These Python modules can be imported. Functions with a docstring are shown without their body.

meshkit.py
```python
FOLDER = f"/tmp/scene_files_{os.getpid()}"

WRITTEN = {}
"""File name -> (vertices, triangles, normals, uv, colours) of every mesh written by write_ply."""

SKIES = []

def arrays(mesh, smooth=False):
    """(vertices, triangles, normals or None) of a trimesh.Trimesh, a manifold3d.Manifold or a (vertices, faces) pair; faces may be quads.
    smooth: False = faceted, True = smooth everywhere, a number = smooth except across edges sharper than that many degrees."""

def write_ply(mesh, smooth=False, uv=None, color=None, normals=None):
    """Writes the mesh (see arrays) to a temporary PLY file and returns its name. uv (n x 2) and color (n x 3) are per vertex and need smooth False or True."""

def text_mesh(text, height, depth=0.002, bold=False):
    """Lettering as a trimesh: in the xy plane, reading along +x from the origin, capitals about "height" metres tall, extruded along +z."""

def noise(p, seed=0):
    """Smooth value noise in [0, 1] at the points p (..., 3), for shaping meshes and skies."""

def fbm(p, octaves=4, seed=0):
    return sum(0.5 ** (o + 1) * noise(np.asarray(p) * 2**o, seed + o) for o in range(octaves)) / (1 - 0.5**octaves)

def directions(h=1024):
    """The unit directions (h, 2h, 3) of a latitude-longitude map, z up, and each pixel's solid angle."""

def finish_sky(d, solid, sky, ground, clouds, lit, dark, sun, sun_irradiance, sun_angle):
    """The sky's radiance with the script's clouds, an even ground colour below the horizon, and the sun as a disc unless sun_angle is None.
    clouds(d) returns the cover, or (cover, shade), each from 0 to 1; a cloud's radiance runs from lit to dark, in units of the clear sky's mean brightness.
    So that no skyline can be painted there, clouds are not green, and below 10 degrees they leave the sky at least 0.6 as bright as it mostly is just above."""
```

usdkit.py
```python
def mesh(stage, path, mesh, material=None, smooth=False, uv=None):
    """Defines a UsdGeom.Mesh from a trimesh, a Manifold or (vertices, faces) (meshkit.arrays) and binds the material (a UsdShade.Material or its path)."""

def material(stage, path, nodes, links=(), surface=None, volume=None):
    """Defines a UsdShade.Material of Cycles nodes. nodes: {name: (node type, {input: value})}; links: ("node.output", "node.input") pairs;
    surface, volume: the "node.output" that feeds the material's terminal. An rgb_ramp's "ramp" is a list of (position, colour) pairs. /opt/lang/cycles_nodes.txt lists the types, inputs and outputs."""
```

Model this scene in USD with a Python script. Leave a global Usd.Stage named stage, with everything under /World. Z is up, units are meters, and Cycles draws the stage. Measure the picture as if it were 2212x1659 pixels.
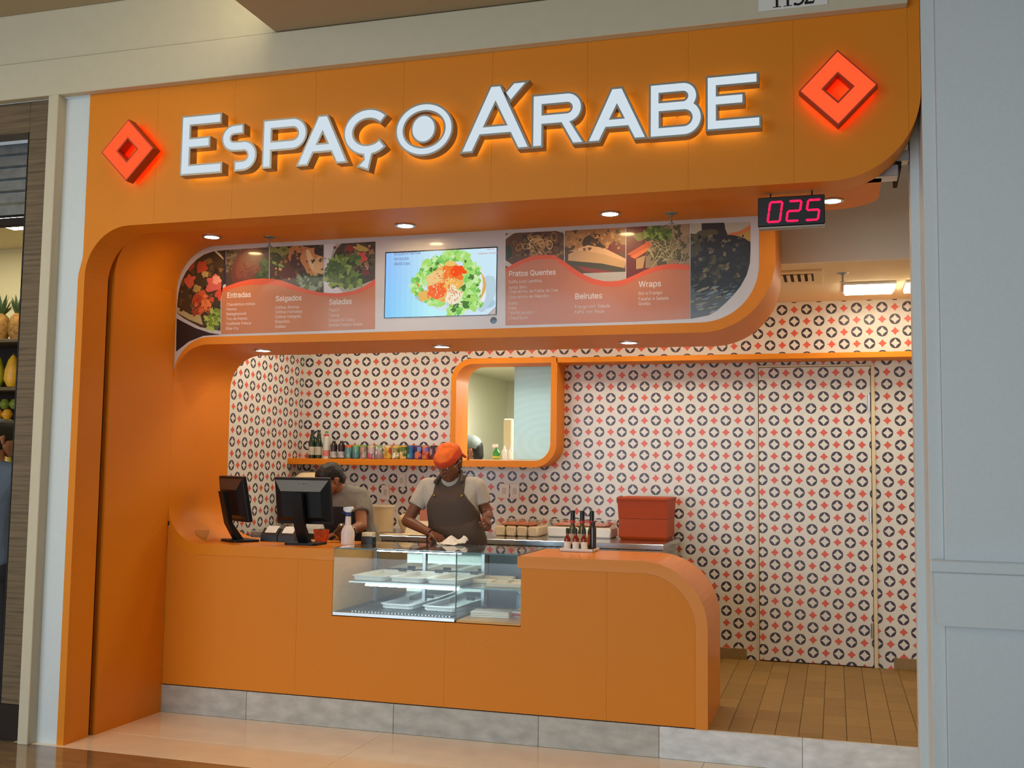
import math, random
import numpy as np, trimesh, usdkit, meshkit
import manifold3d as m3
from manifold3d import Manifold
from shapely import affinity
from shapely.geometry import Polygon, LineString, Point, MultiPolygon, box as sbox
from shapely.ops import unary_union
from pxr import Usd, UsdGeom, UsdLux, UsdShade, Gf, Sdf, Vt

stage = Usd.Stage.CreateInMemory()
UsdGeom.SetStageUpAxis(stage, 'Z'); UsdGeom.SetStageMetersPerUnit(stage, 1.0)
UsdGeom.Xform.Define(stage, '/World'); UsdGeom.Scope.Define(stage, '/World/Looks')
rng = random.Random(7)

# ------------------------------------------------------------------ camera, sky, lights, exposure
CAM = np.array([0.0, -5.1083, 1.6]); YAW, PITCH, ROLL = .29646, .07856, .013294
cam = UsdGeom.Camera.Define(stage, '/World/camera')
_cy, _sy, _cp, _sp, _cr, _sr = math.cos(YAW), math.sin(YAW), math.cos(PITCH), math.sin(PITCH), math.cos(ROLL), math.sin(ROLL)
_f, _r, _u = np.array([-_sy, _cy, 0]), np.array([_cy, _sy, 0]), np.array([0, 0, 1.])
_f2, _u2 = _f * _cp + _u * _sp, _u * _cp - _f * _sp
_R, _U = _r * _cr + _u2 * _sr, _u2 * _cr - _r * _sr
cam.AddTransformOp().Set(Gf.Matrix4d(*_R, 0, *_U, 0, *(-_f2), 0, *CAM, 1))
cam.CreateHorizontalApertureAttr(36.0); cam.CreateVerticalApertureAttr(27.0)
cam.CreateFocalLengthAttr(36.0 * 2282.3 / 2212); cam.CreateClippingRangeAttr((0.05, 1000))
cam.CreateExposureAttr(0.02)
UsdGeom.Scope.Define(stage, '/World/lights')
dome = UsdLux.DomeLight.Define(stage, '/World/lights/mall_daylight')       # even daylight of the mall's atrium behind the camera
dome.CreateIntensityAttr(0.10); dome.CreateColorAttr(Gf.Vec3f(.82, .93, 1.0))
def rect_light(name, pos, rot, w, h, power, col):
    l = UsdLux.RectLight.Define(stage, '/World/lights/' + name)
    l.AddTranslateOp().Set(Gf.Vec3d(*pos)); l.AddRotateXYZOp().Set(Gf.Vec3f(*rot))
    l.CreateWidthAttr(w); l.CreateHeightAttr(h); l.CreateIntensityAttr(power); l.CreateColorAttr(Gf.Vec3f(*col))
rect_light('mall_ceiling_lamp_warm', (-4.6, -3.2, 4.2), (0, 0, 0), 1.6, 1.6, 7.0, (1, .86, .66))
rect_light('mall_ceiling_lamp_warm_b', (-7.5, -6.0, 4.2), (0, 0, 0), 1.6, 1.6, 7.5, (1, .83, .6))
rect_light('mall_ceiling_lamp_cool', (1.0, -5.0, 3.9), (0, 0, 0), 1.4, 1.4, 1.2, (.88, .95, 1))
rect_light('mall_glazing', (-6.0, -14, 2.6), (90, 0, 0), 9.5, 5.2, 4.1, (.76, .89, 1))
rect_light('cove_strip', (-2.952, -.75, 4.15), (0, 90, 0), .12, 1.1, 9, (1, .88, .55))
rect_light('back_room_lamp', (-2.4, 4.2, 2.52), (0, 0, 0), .9, .6, 34, (1, .97, .84))
rect_light('fruit_shop_lamp', (-6.2, .9, 3.24), (0, 0, 0), .8, .6, 4, (1, .9, .66))

# ------------------------------------------------------------------ helpers
used = set(); LOC = {}
def numbered(parent, name):
    k, p = 0, f'{parent}/{name}'
    while p in used:
        k += 1; p = f'{parent}/{name}_{k:03d}'
    used.add(p); return p
def tag(prim, label=None, cat=None, group=None, kind=None):
    for k, v in (('label', label), ('category', cat), ('group', group), ('kind', kind)):
        if v: prim.SetCustomDataByKey(k, v)
    return prim
def thing(name, label, cat, loc=(0, 0, 0), rotz=0, group=None, kind=None):
    p = numbered('/World', name); x = UsdGeom.Xform.Define(stage, p)
    x.AddTranslateOp().Set(Gf.Vec3d(*map(float, loc)))
    if rotz: x.AddRotateZOp().Set(float(rotz))
    LOC[p] = np.array(loc, float)
    return tag(x.GetPrim(), label, cat, group, kind)
def structure(name, label=None, cat=None, loc=(0, 0, 0)):
    return thing(name, label, cat, loc, kind='structure')
WPARENT = {}
FIRST = {}; NEST = {'label', 'neck_label', 'neck_band', 'display', 'maker_mark', 'paper', 'price_tag', 'red_print', 'iris', 'stalk', 'stem_end', 'calyx', 'insert'}
def part(parent, name, mesh, mat, label=None, smooth=25, world=True, kind=None, col=None):
    """One Mesh prim under parent (a prim). world: the mesh is in scene coordinates and the parent's place is taken off."""
    pp = str(parent.GetPath())
    if name in NEST and pp in FIRST: pp = FIRST[pp]
    p = numbered(pp, name); FIRST.setdefault(str(parent.GetPath()), p)
    v, f, n = meshkit.arrays(mesh, smooth)
    root = '/'.join(pp.split('/')[:3])
    if world: v = v - LOC.get(root, 0)
    m = UsdGeom.Mesh.Define(stage, p)
    m.CreatePointsAttr(Vt.Vec3fArray.FromNumpy(v.astype(np.float32)))
    m.CreateFaceVertexCountsAttr(Vt.IntArray.FromNumpy(np.full(len(f), 3, np.int32)))
    m.CreateFaceVertexIndicesAttr(Vt.IntArray.FromNumpy(f.astype(np.int32).ravel()))
    m.CreateSubdivisionSchemeAttr('none')
    if n is not None:
        m.CreateNormalsAttr(Vt.Vec3fArray.FromNumpy(n.astype(np.float32))); m.SetNormalsInterpolation('vertex')
    if col is not None:
        UsdGeom.PrimvarsAPI(m).CreatePrimvar('col', Sdf.ValueTypeNames.Color3fArray, 'vertex').Set(Vt.Vec3fArray.FromNumpy(np.asarray(col, np.float32)))
    UsdShade.MaterialBindingAPI.Apply(m.GetPrim()).Bind(mat)
    tag(m.GetPrim(), label=label, kind=kind)
    return m.GetPrim()
def single(name, label, cat, mesh, mat, group=None, kind=None, smooth=25):
    """A thing that is one mesh."""
    p = numbered('/World', name); v, f, n = meshkit.arrays(mesh, smooth)
    c = np.array([(v[:, 0].min() + v[:, 0].max()) / 2, (v[:, 1].min() + v[:, 1].max()) / 2, v[:, 2].min()])
    used.discard(p); LOC[p] = c
    par = stage.GetPrimAtPath('/World')
    q = part(par, name, trimesh.Trimesh(*(meshkit.arrays(mesh)[:2]), process=False) if False else mesh, mat, world=False, smooth=smooth)
    pts = np.array(UsdGeom.Mesh(q).GetPointsAttr().Get()) - c
    UsdGeom.Mesh(q).GetPointsAttr().Set(Vt.Vec3fArray.FromNumpy(pts.astype(np.float32)))
    UsdGeom.Xformable(q).AddTranslateOp().Set(Gf.Vec3d(*map(float, c)))
    return tag(q, label, cat, group, kind)
def copy_of(prim, loc, label=None, rotz=0, group=None):
    was = prim.GetCustomData()
    q = thing(prim.GetName().rstrip('0123456789').rstrip('_') if prim.GetName()[-4:-3] == '_' else prim.GetName(), label or was['label'], was['category'], loc, rotz, group or was.get('group'))
    q.GetReferences().AddInternalReference(prim.GetPath()); q.SetInstanceable(True)
    return q
def lin(c):
    c = np.asarray(c, float) / 255.0
    return np.where(c <= .04045, c / 12.92, ((c + .055) / 1.055) ** 2.4)
def mat(name, rgb, rough=.5, metal=0, coat=0, spec=.5, trans=0, ior=1.5, noise=0, nscale=20, bump=0, emit=0, emit_rgb=None, stretch=(1, 1, 1), coat_rough=.05):
    """A principled material; rgb in sRGB 0-255; noise: share by which the colour varies; bump in metres."""
    c = lin(rgb); nodes = {'p': ('principled_bsdf', {'base_color': tuple(c), 'roughness': rough, 'metallic': metal, 'coat_weight': coat, 'coat_roughness': coat_rough, 'specular_ior_level': spec, 'transmission_weight': trans, 'ior': ior})}
    links = []
    if emit: nodes['p'][1].update(emission_color=tuple(lin(emit_rgb if emit_rgb is not None else rgb)), emission_strength=emit)
    if noise or bump:
        nodes['g'] = ('texture_coordinate', {}); nodes['m'] = ('mapping', {'scale': stretch}); nodes['n'] = ('noise_texture', {'scale': nscale, 'detail': 5.0})
        links += [('g.object', 'm.vector'), ('m.vector', 'n.vector')]
        if noise:
            nodes['r'] = ('rgb_ramp', {'ramp': [(.3, tuple(c * (1 - noise))), (.7, tuple(np.minimum(c * (1 + noise), 1)))]})
            links += [('n.fac', 'r.fac'), ('r.color', 'p.base_color')]
        if bump:
            nodes['b'] = ('bump', {'distance': bump, 'strength': 1.0}); links += [('n.fac', 'b.height'), ('b.normal', 'p.normal')]
    return usdkit.material(stage, '/World/Looks/' + name, nodes, links, surface='p.BSDF')
def glow(name, rgb, strength):
    return usdkit.material(stage, '/World/Looks/' + name, {'e': ('emission', {'color': tuple(lin(rgb)), 'strength': strength})}, surface='e.emission')
# shapes
def bx(x0, x1, y0, y1, z0, z1, c=.002):
    """A box with chamfered edges."""
    c = min(c, (x1 - x0) / 3, (y1 - y0) / 3, (z1 - z0) / 3)
    if c <= 0: return Manifold.cube((x1 - x0, y1 - y0, z1 - z0)).translate((x0, y0, z0))
    pts = []
    for X, sx in ((x0, 1), (x1, -1)):
        for Y, sy in ((y0, 1), (y1, -1)):
            for Z, sz in ((z0, 1), (z1, -1)):
                pts += [(X, Y + sy * c, Z + sz * c), (X + sx * c, Y, Z + sz * c), (X + sx * c, Y + sy * c, Z)]
    return Manifold.hull_points(np.array(pts, float))
def slab_quad(x0, x1, y0, y1, z): return (np.array([[x0, y0, z], [x1, y0, z], [x1, y1, z], [x0, y1, z]], float), np.array([[0, 1, 2, 3]]))
def tm(m):
    if isinstance(m, trimesh.Trimesh): return m
    if hasattr(m, 'to_mesh'):
        k = m.to_mesh(); return trimesh.Trimesh(np.array(k.vert_properties[:, :3]), np.array(k.tri_verts), process=False)
    return trimesh.Trimesh(*meshkit.arrays(m)[:2], process=False)
def join(*ms): return trimesh.util.concatenate([tm(m) for m in ms])
def polys(p): return [g for g in getattr(p, 'geoms', [p]) if g.geom_type == 'Polygon' and g.area > 1e-9]
def ext(poly, d): return trimesh.util.concatenate([trimesh.creation.extrude_polygon(g, d, engine='earcut') for g in polys(poly)])
def exY(poly, y0, y1):
    """Polygon in (x, z), between the depths y0 and y1."""
    m = ext(poly, y1 - y0); v = m.vertices
    return trimesh.Trimesh(np.c_[v[:, 0], y1 - v[:, 2], v[:, 1]], m.faces, process=False)
def exZ(poly, z0, z1): m = ext(poly, z1 - z0); m.apply_translation((0, 0, z0)); return m
def exX(poly, x0, x1):
    """Polygon in (y, z)."""
    m = ext(poly, x1 - x0); v = m.vertices
    return trimesh.Trimesh(np.c_[v[:, 2] + x0, v[:, 0], v[:, 1]], m.faces, process=False)
def arc(cx, cz, r, a0, a1, n=14): return [(cx + r * math.cos(math.radians(a)), cz + r * math.sin(math.radians(a))) for a in np.linspace(a0, a1, n)]
def lathe(profile, at=(0, 0, 0), n=20):
    """profile: (radius, z) from bottom to top."""
    m = trimesh.creation.revolve(np.array(profile, float), sections=n); m.apply_translation(at); return m
def cyl(p, q, r, n=12):
    p, q = np.array(p, float), np.array(q, float); return trimesh.creation.cylinder(r, segment=[p, q], sections=n)
def tube(pts, r, n=8):
    P = np.array(pts, float); out = [cyl(a, b, r, n) for a, b in zip(P[:-1], P[1:])]
    out += [trimesh.creation.icosphere(1, r).apply_translation(p) for p in P[1:-1]]
    return trimesh.util.concatenate(out)
def rrect(x0, x1, z0, z1, r): return sbox(x0 + r, z0 + r, x1 - r, z1 - r).buffer(r, quad_segs=6)
def flat_print(layers, y, xform=None):
    """Flat print in the plane y: layers of (polygon in (x, z), sRGB colour), later ones on top; returns mesh and colours per vertex."""
    V, F, C, n, above = [], [], [], 0, Polygon()
    for poly, c in reversed(layers):
        vis = poly.buffer(0).difference(above)
        above = above.union(poly.buffer(0))
        for g in polys(vis):
            g = g.simplify(.0002)
            if g.is_empty or g.area < 4e-7: continue
            v, f = trimesh.creation.triangulate_polygon(g, engine='earcut')
            V.append(np.c_[v[:, 0], np.full(len(v), y), v[:, 1]]); F.append(np.asarray(f)[:, ::-1] + n); C.append(np.tile(lin(c), (len(v), 1))); n += len(v)
    return trimesh.Trimesh(np.vstack(V), np.vstack(F), process=False), np.vstack(C)
def blob(x, z, rx, rz=None, seed=0, wob=.25, n=22, rot=0):
    r_ = random.Random(seed * 7919 + 13); rz = rz or rx; ph = [r_.uniform(0, 6.28) for _ in range(5)]; am = [r_.uniform(.3, 1) for _ in range(5)]
    pts = []
    for k in range(n):
        a = 2 * math.pi * k / n; w = 1 + wob * sum(am[i] * math.sin((i + 2) * a + ph[i]) for i in range(5)) / 2.2
        px, pz = rx * w * math.cos(a), rz * w * math.sin(a)
        pts.append((x + px * math.cos(rot) - pz * math.sin(rot), z + px * math.sin(rot) + pz * math.cos(rot)))
    return Polygon(pts).buffer(0)
def text_poly_mesh(t, x, z, h, y, bold=False, depth=.0006, squeeze=1.0):
    m = meshkit.text_mesh(t, h, depth, bold); v = m.vertices
    return trimesh.Trimesh(np.c_[x + v[:, 0] * squeeze, y - v[:, 2], z + v[:, 1]], m.faces[:, ::-1] if False else m.faces, process=False)

# ------------------------------------------------------------------ materials
M = {}
M['orange'] = mat('orange_laminate', (228, 136, 20), .5, noise=.03, nscale=120, spec=.35)
M['orange_gloss'] = mat('orange_gloss_laminate', (230, 140, 22), .36, coat=.14, coat_rough=.05, spec=.3)
M['white_wall'] = mat('mall_wall_paint', (212, 222, 226), .6, noise=.02, nscale=60)
M['cream_paint'] = mat('mall_ceiling_paint', (205, 196, 172), .75, noise=.02, nscale=15)
M['grey_paint'] = mat('mall_soffit_paint', (176, 158, 128), .8)
M['kitchen_ceiling'] = mat('kitchen_ceiling_paint', (236, 218, 182), .8)
M['dark'] = mat('black_plastic', (18, 19, 22), .35)
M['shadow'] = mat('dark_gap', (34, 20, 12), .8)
M['steel'] = mat('brushed_steel', (200, 206, 212), .2, metal=1, noise=.05, nscale=40, stretch=(1, 30, 30))
M['galv'] = mat('galvanised_steel', (170, 176, 180), .38, metal=1, noise=.15, nscale=18)
M['alu'] = mat('aluminium', (196, 200, 204), .35, metal=1)
M['white_plastic'] = mat('white_plastic', (232, 232, 228), .35)
M['letter_side'] = mat('letter_grey_metal', (158, 152, 140), .4, metal=.6)
M['letter_face'] = glow('letter_lit_face', (226, 240, 250), .82)
M['letter_back'] = glow('letter_back_led', (255, 226, 140), 3.4)
M['dia_face'] = glow('lamp_red_face', (255, 92, 50), 1.0)
M['dia_side'] = mat('lamp_red_side', (178, 60, 20), .5)
M['dia_back'] = glow('lamp_red_back', (255, 30, 12), 4.5)
M['downlight'] = glow('downlight_lamp', (255, 214, 150), 115)
M['fluor'] = glow('fluorescent_diffuser', (255, 241, 212), 14.5)
M['led'] = glow('cool_led_strip', (225, 238, 255), 11)
M['led_digit'] = glow('led_digit_red', (255, 30, 80), 1.5)
M['led_off'] = mat('led_digit_off', (26, 8, 12), .4)
M['tv_glow'] = usdkit.material(stage, '/World/Looks/lit_screen', {'a': ('attribute', {'attribute': 'col'}), 'e': ('emission', {'strength': .93})}, [('a.color', 'e.color')], surface='e.emission')
def print_mat(name, rough, coat):
    return usdkit.material(stage, '/World/Looks/' + name, {'a': ('attribute', {'attribute': 'col'}), 'p': ('principled_bsdf', {'roughness': rough, 'coat_weight': coat, 'coat_roughness': .08})}, [('a.color', 'p.base_color')], surface='p.BSDF')
M['print'] = print_mat('printed_film', .4, .35)
M['print_can'] = print_mat('printed_can', .3, .4)
def glass(name, tint=(.94, .98, .97), ior=1.45, extra=0.0):
    return usdkit.material(stage, '/World/Looks/' + name, {'t': ('transparent_bsdf', {'color': tint}), 'g': ('glossy_bsdf', {'color': (.95, .97, 1), 'roughness': .01}), 'f': ('layer_weight', {'blend': .5}), 'q': ('math', {'math_type': 'power', 'value2': 5.0}), 'k': ('math', {'math_type': 'multiply_add', 'value2': .94, 'value3': .025}), 'x': ('mix_closure', {})},
                           [('f.facing', 'q.value1'), ('q.value', 'k.value1'), ('k.value', 'x.fac'), ('t.BSDF', 'x.closure1'), ('g.BSDF', 'x.closure2')], surface='x.closure')
M['pane'] = glass('clear_glass_pane')
M['edge'] = mat('green_glass_edge', (40, 92, 92), .15, coat=.5)
def wallpaper(name, axis, u0, v0):
    a = .09075; n, l = {}, []
    def m_(k, t, a_=None, b_=None, c_=None):
        n[k] = ('math', {'math_type': t}); 
        for s, val in (('value1', a_), ('value2', b_), ('value3', c_)):
            if isinstance(val, str): l.append((val, f'{k}.{s}'))
            elif val is not None: n[k][1][s] = float(val)
        return k + '.value'
    n['g'] = ('geometry', {}); n['s'] = ('separate_xyz', {}); l.append(('g.position', 's.vector'))
    U = m_('u2', 'divide', m_('u1', 'subtract', 's.' + axis, u0), a); V = m_('v2', 'divide', m_('v1', 'subtract', 's.z', v0), a)
    iu, iv = m_('iu', 'round', U), m_('iv', 'round', V)
    fu, fv = m_('au', 'absolute', m_('fu', 'subtract', U, iu)), m_('av', 'absolute', m_('fv', 'subtract', V, iv))
    par = m_('par', 'floored_modulo', m_('ip', 'add', iu, iv), 2.0)
    isc = m_('isc', 'less_than', par, .5)
    d = m_('d', 'sqrt', m_('d2', 'add', m_('uu', 'multiply', fu, fu), m_('vv', 'multiply', fv, fv)))
    star = m_('st', 'power', m_('sa', 'add', m_('pu', 'power', fu, .76), m_('pv', 'power', fv, .76)), 1 / .76)
    ring = m_('ring', 'multiply', m_('rd', 'less_than', d, .44), m_('rs', 'greater_than', star, .385))
    circ = m_('circ', 'multiply', ring, isc)
    red = m_('red', 'multiply', m_('rst', 'less_than', star, .365), m_('nc', 'subtract', 1.0, isc))
    n['x1'] = ('mix', {'color1': tuple(lin((228, 230, 227))), 'color2': tuple(lin((224, 100, 84)))}); l.append((red, 'x1.fac'))
    n['x2'] = ('mix', {'color2': tuple(lin((64, 56, 74)))}); l += [('x1.color', 'x2.color1'), (circ, 'x2.fac')]
    n['p'] = ('principled_bsdf', {'roughness': .35, 'coat_weight': .12, 'coat_roughness': .2}); l.append(('x2.color', 'p.base_color'))
    return usdkit.material(stage, '/World/Looks/' + name, n, l, surface='p.BSDF')
M['paper_a'] = wallpaper('wallpaper_shelf_side', 'x', -4.397, 1.946)
M['paper_b'] = wallpaper('wallpaper_door_side', 'x', -.62, 2.163)
M['paper_c'] = wallpaper('wallpaper_above_rail', 'x', -.193, 2.832)
M['paper_d'] = wallpaper('wallpaper_left_wall', 'y', 2.080, 1.587)
M['floor_tile'] = [mat(f'kitchen_tile_{k}', c, .5, noise=.06, nscale=30) for k, c in enumerate([(158, 126, 62), (151, 119, 56), (163, 130, 66)])]
M['grout'] = mat('tile_grout', (98, 78, 48), .9)
M['mall_pale'] = mat('pale_polished_floor', (214, 202, 180), .15, noise=.05, nscale=3, coat=.4)
M['granite'] = [mat(f'grey_granite_{k}', c, .35, noise=.18, nscale=9, stretch=(1, 1, 2)) for k, c in enumerate([(184, 184, 178), (190, 189, 182), (222, 226, 228)])]
M['cream_stone'] = mat('cream_polished_stone', (250, 234, 208), .14, noise=.04, nscale=6, coat=.3)
M['mall_floor'] = mat('brown_polished_floor', (136, 112, 82), .1, noise=.22, nscale=5, stretch=(1, 3, 1), coat=.5)
M['wood'] = usdkit.material(stage, '/World/Looks/grey_brown_wood', {'g': ('geometry', {}), 'm': ('mapping', {'scale': (2.0, 2.0, 60.0)}), 'n': ('noise_texture', {'scale': 1.0, 'detail': 6.0, 'distortion': .4}),
    'r': ('rgb_ramp', {'ramp': [(.3, tuple(lin((76, 62, 44)))), (.5, tuple(lin((108, 90, 64)))), (.7, tuple(lin((122, 102, 76))))]}), 'p': ('principled_bsdf', {'roughness': .55})},
    [('g.position', 'm.vector'), ('m.vector', 'n.vector'), ('n.fac', 'r.fac'), ('r.color', 'p.base_color')], surface='p.BSDF')

# ------------------------------------------------------------------ the setting
ZK = .172                                                            # kitchen floor above the mall floor
s = structure('floor', 'brown polished mall floor in front of the storefront', 'floor')
part(s, 'slab', bx(-9.5, 5, -1.1, -.03, -.1, 0, .001), M['mall_floor'])
part(s, 'slab', bx(-9.5, 5, -10, -1.102, -.1, 0, .001), M['mall_pale'], label='pale polished floor farther out')
s = structure('floor', 'pale cream polished stone strip between the mall floor and the grey step', 'floor')
for x0, x1 in ((-4.5, -2.6), (-2.6, -.7), (-.7, .5)):
    part(s, 'stone_slab', bx(x0 + .0008, x1 - .0008, -.029, .339, -.1, 0, .0012), M['cream_stone'])
    part(s, 'stone_slab', bx(x0 + .0008, x1 - .0008, .342, .89, -.1, 0, .0012), M['cream_stone'])
s = structure('trim_1', 'grey granite step riser under the orange counter', 'step')
xs = [-4.44, -3.55, -2.55, -1.647, -.95, -.18, .55]
for k in range(6):
    part(s, 'granite_slab', bx(xs[k] + .001, xs[k + 1] - .001, .89, .915, 0, ZK, .002), M['granite'][k % 2 if k < 4 else 2])
s = structure('floor', 'ochre tiled kitchen floor behind the counter, up to the back wall', 'floor')
part(s, 'tile_bed', bx(-4.5, .62, .915, 3.21, -.05, ZK - .003, 0), M['grout'])
x = -.951; j = 0
while x < .6:
    y = .917 - (.0 if True else 0); y = 1.01 - .25; i = 0
    while y < 3.2:
        y0, y1 = max(y + .0015, .917), min(y + .2485, 3.2)
        if y1 - y0 > .03: part(s, 'tile', bx(x + .0017, min(x + .1233, .6), y0, y1, ZK - .004, ZK + rng.uniform(-.0006, .0003), .0012), M['floor_tile'][rng.randrange(3)])
        y += .25; i += 1
    x += .125; j += 1
part(s, 'tile_field', bx(-4.45, -.954, .917, 3.2, ZK - .004, ZK, .001), M['floor_tile'][0], kind='stuff')

# back wall with the pass-through and the doorway, papered in three sheets
YB = 3.2
hole = Polygon(arc(-2.80, 2.295, .175, 180, 90) + [(-2.095, 2.47), (-2.095, 1.79)] + arc(-2.28, 1.79, .185, 0, -90) + [(-2.975, 1.605)])
doorhole = sbox(-.566, ZK - .01, .292, 2.405)
s = structure('wall_back', 'back kitchen wall papered with dark rings and red stars', 'wall')
part(s, 'wallpaper_sheet', exY(sbox(-4.46, ZK, -2.93, 2.9).difference(hole), YB, YB + .05), M['paper_a'], smooth=False)
part(s, 'wallpaper_sheet', exY(sbox(-2.93, ZK, .62, 2.45).difference(hole).difference(doorhole), YB, YB + .05), M['paper_b'], smooth=False)
part(s, 'wallpaper_sheet', exY(sbox(-2.93, 2.45, .62, 2.9).difference(hole), YB, YB + .05), M['paper_c'], smooth=False)
s = structure('wall_left', 'left kitchen wall papered with dark rings and red stars', 'wall')
part(s, 'wallpaper_sheet', bx(-4.56, -4.45, 1.58, YB + .1, ZK, 2.9, 0), M['paper_d'], smooth=False)
s = structure('wall_right', 'plain cream kitchen wall at the right, behind the white post', 'wall')
part(s, 'plaster', bx(.6, .7, .3, YB + .12, 0, 3.4, .002), M['kitchen_ceiling'])
s = structure('door_1', 'papered kitchen door in the back wall, rings and stars, cream frame', 'door')
leaf = part(s, 'door_leaf', bx(-.552, .262, YB - .012, YB + .03, ZK + .006, 2.388, .002), M['paper_b']); part(s, 'threshold', bx(-.565, .291, YB + .002, YB + .05, ZK - .01, ZK + .004, .001), M['shadow']); part(s, 'stop', bx(-.565, .291, YB + .036, YB + .05, ZK, 2.404, 0), M['shadow'], label='dark stop behind the leaf')
fm = mat('door_frame_cream', (226, 216, 186), .5); M['frame_cream'] = fm
part(s, 'frame_jamb', bx(.265, .292, YB - .022, YB + .05, ZK, 2.395, .003), fm); part(s, 'frame_jamb', bx(-.566, -.556, YB - .016, YB + .05, ZK, 2.395, .002), fm)
part(s, 'frame_head', bx(-.566, .292, YB - .02, YB + .05, 2.391, 2.405, .002), fm)
for z0, z1 in ((2.05, 2.18), (1.225, 1.34), (.385, .495)):
    part(s, 'hinge', join(cyl((.252, YB - .022, z0), (.252, YB - .022, z1), .008), bx(.24, .262, YB - .017, YB - .01, z0 + .008, z1 - .008, .001)), M['steel'])
bb = mat('tan_baseboard_tile', (150, 122, 80), .5, noise=.1)
s = structure('baseboard_back', 'tan tiled baseboard along the back kitchen wall', 'baseboard')
for x0, x1 in ((-1.45, -1.05), (-1.048, -.648), (.40, .6)): part(s, 'tile', bx(x0, x1 - .002, YB - .012, YB + .01, ZK, ZK + .08, .002), bb)
# orange rail along the back wall, shelf and frame of the pass-through: one joinery unit
YF, D1 = 2.95, 3.19
fr = thing('shelf_unit', 'orange wall joinery: bottle shelf, rounded pass-through frame and long thin rail', 'shelf', (-2.5, 3.19, 1.6))
part(fr, 'shelf_board', bx(-4.449, -2.925, YF, D1, 1.60, 1.652, .003), M['orange'])
outer = Polygon(arc(-2.80, 2.295, .18, 180, 90) + [(-2.09, 2.475), (-2.09, 1.79)] + arc(-2.28, 1.79, .19, 0, -90) + [(-2.98, 1.60)])
inner = Polygon(arc(-2.795, 2.29, .14, 180, 90) + [(-2.14, 2.43), (-2.14, 1.79)] + arc(-2.28, 1.79, .14, 0, -90) + [(-2.935, 1.65)])
part(fr, 'frame', exY(outer.difference(inner), YF, 3.245), M['orange'], smooth=30)
part(fr, 'rail', bx(-2.1, .6, YF, D1, 2.428, 2.47, .003), M['orange'])
gl = usdkit.material(stage, '/World/Looks/frosted_blue_pane', {'g': ('geometry', {}), 'm': ('mapping', {'location': (2.25, -3.2, -2.7), 'scale': (1, 1, 1.5)}), 'w': ('wave_texture', {'wave_type': 'rings', 'rings_direction': 'spherical', 'scale': 4.0, 'distortion': 1.0, 'detail_scale': 1.5}),
    'r': ('rgb_ramp', {'ramp': [(0, tuple(lin((196, 226, 234)))), (1, tuple(lin((200, 230, 238))))]}), 'p': ('principled_bsdf', {'roughness': .3}), 't': ('translucent_bsdf', {}), 'x': ('mix_closure', {'fac': .4})},
    [('g.position', 'm.vector'), ('m.vector', 'w.vector'), ('w.fac', 'r.fac'), ('r.color', 'p.base_color'), ('r.color', 't.color'), ('p.BSDF', 'x.closure1'), ('t.BSDF', 'x.closure2')], surface='x.closure')
s = structure('window_1', 'pass-through opening in the back wall, its right half closed by a pale blue pane', 'window')
part(s, 'sliding_pane', bx(-2.535, -2.1, YB + .055, YB + .063, 1.6, 2.46, .001), gl, label='pale blue sliding pane')
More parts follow.
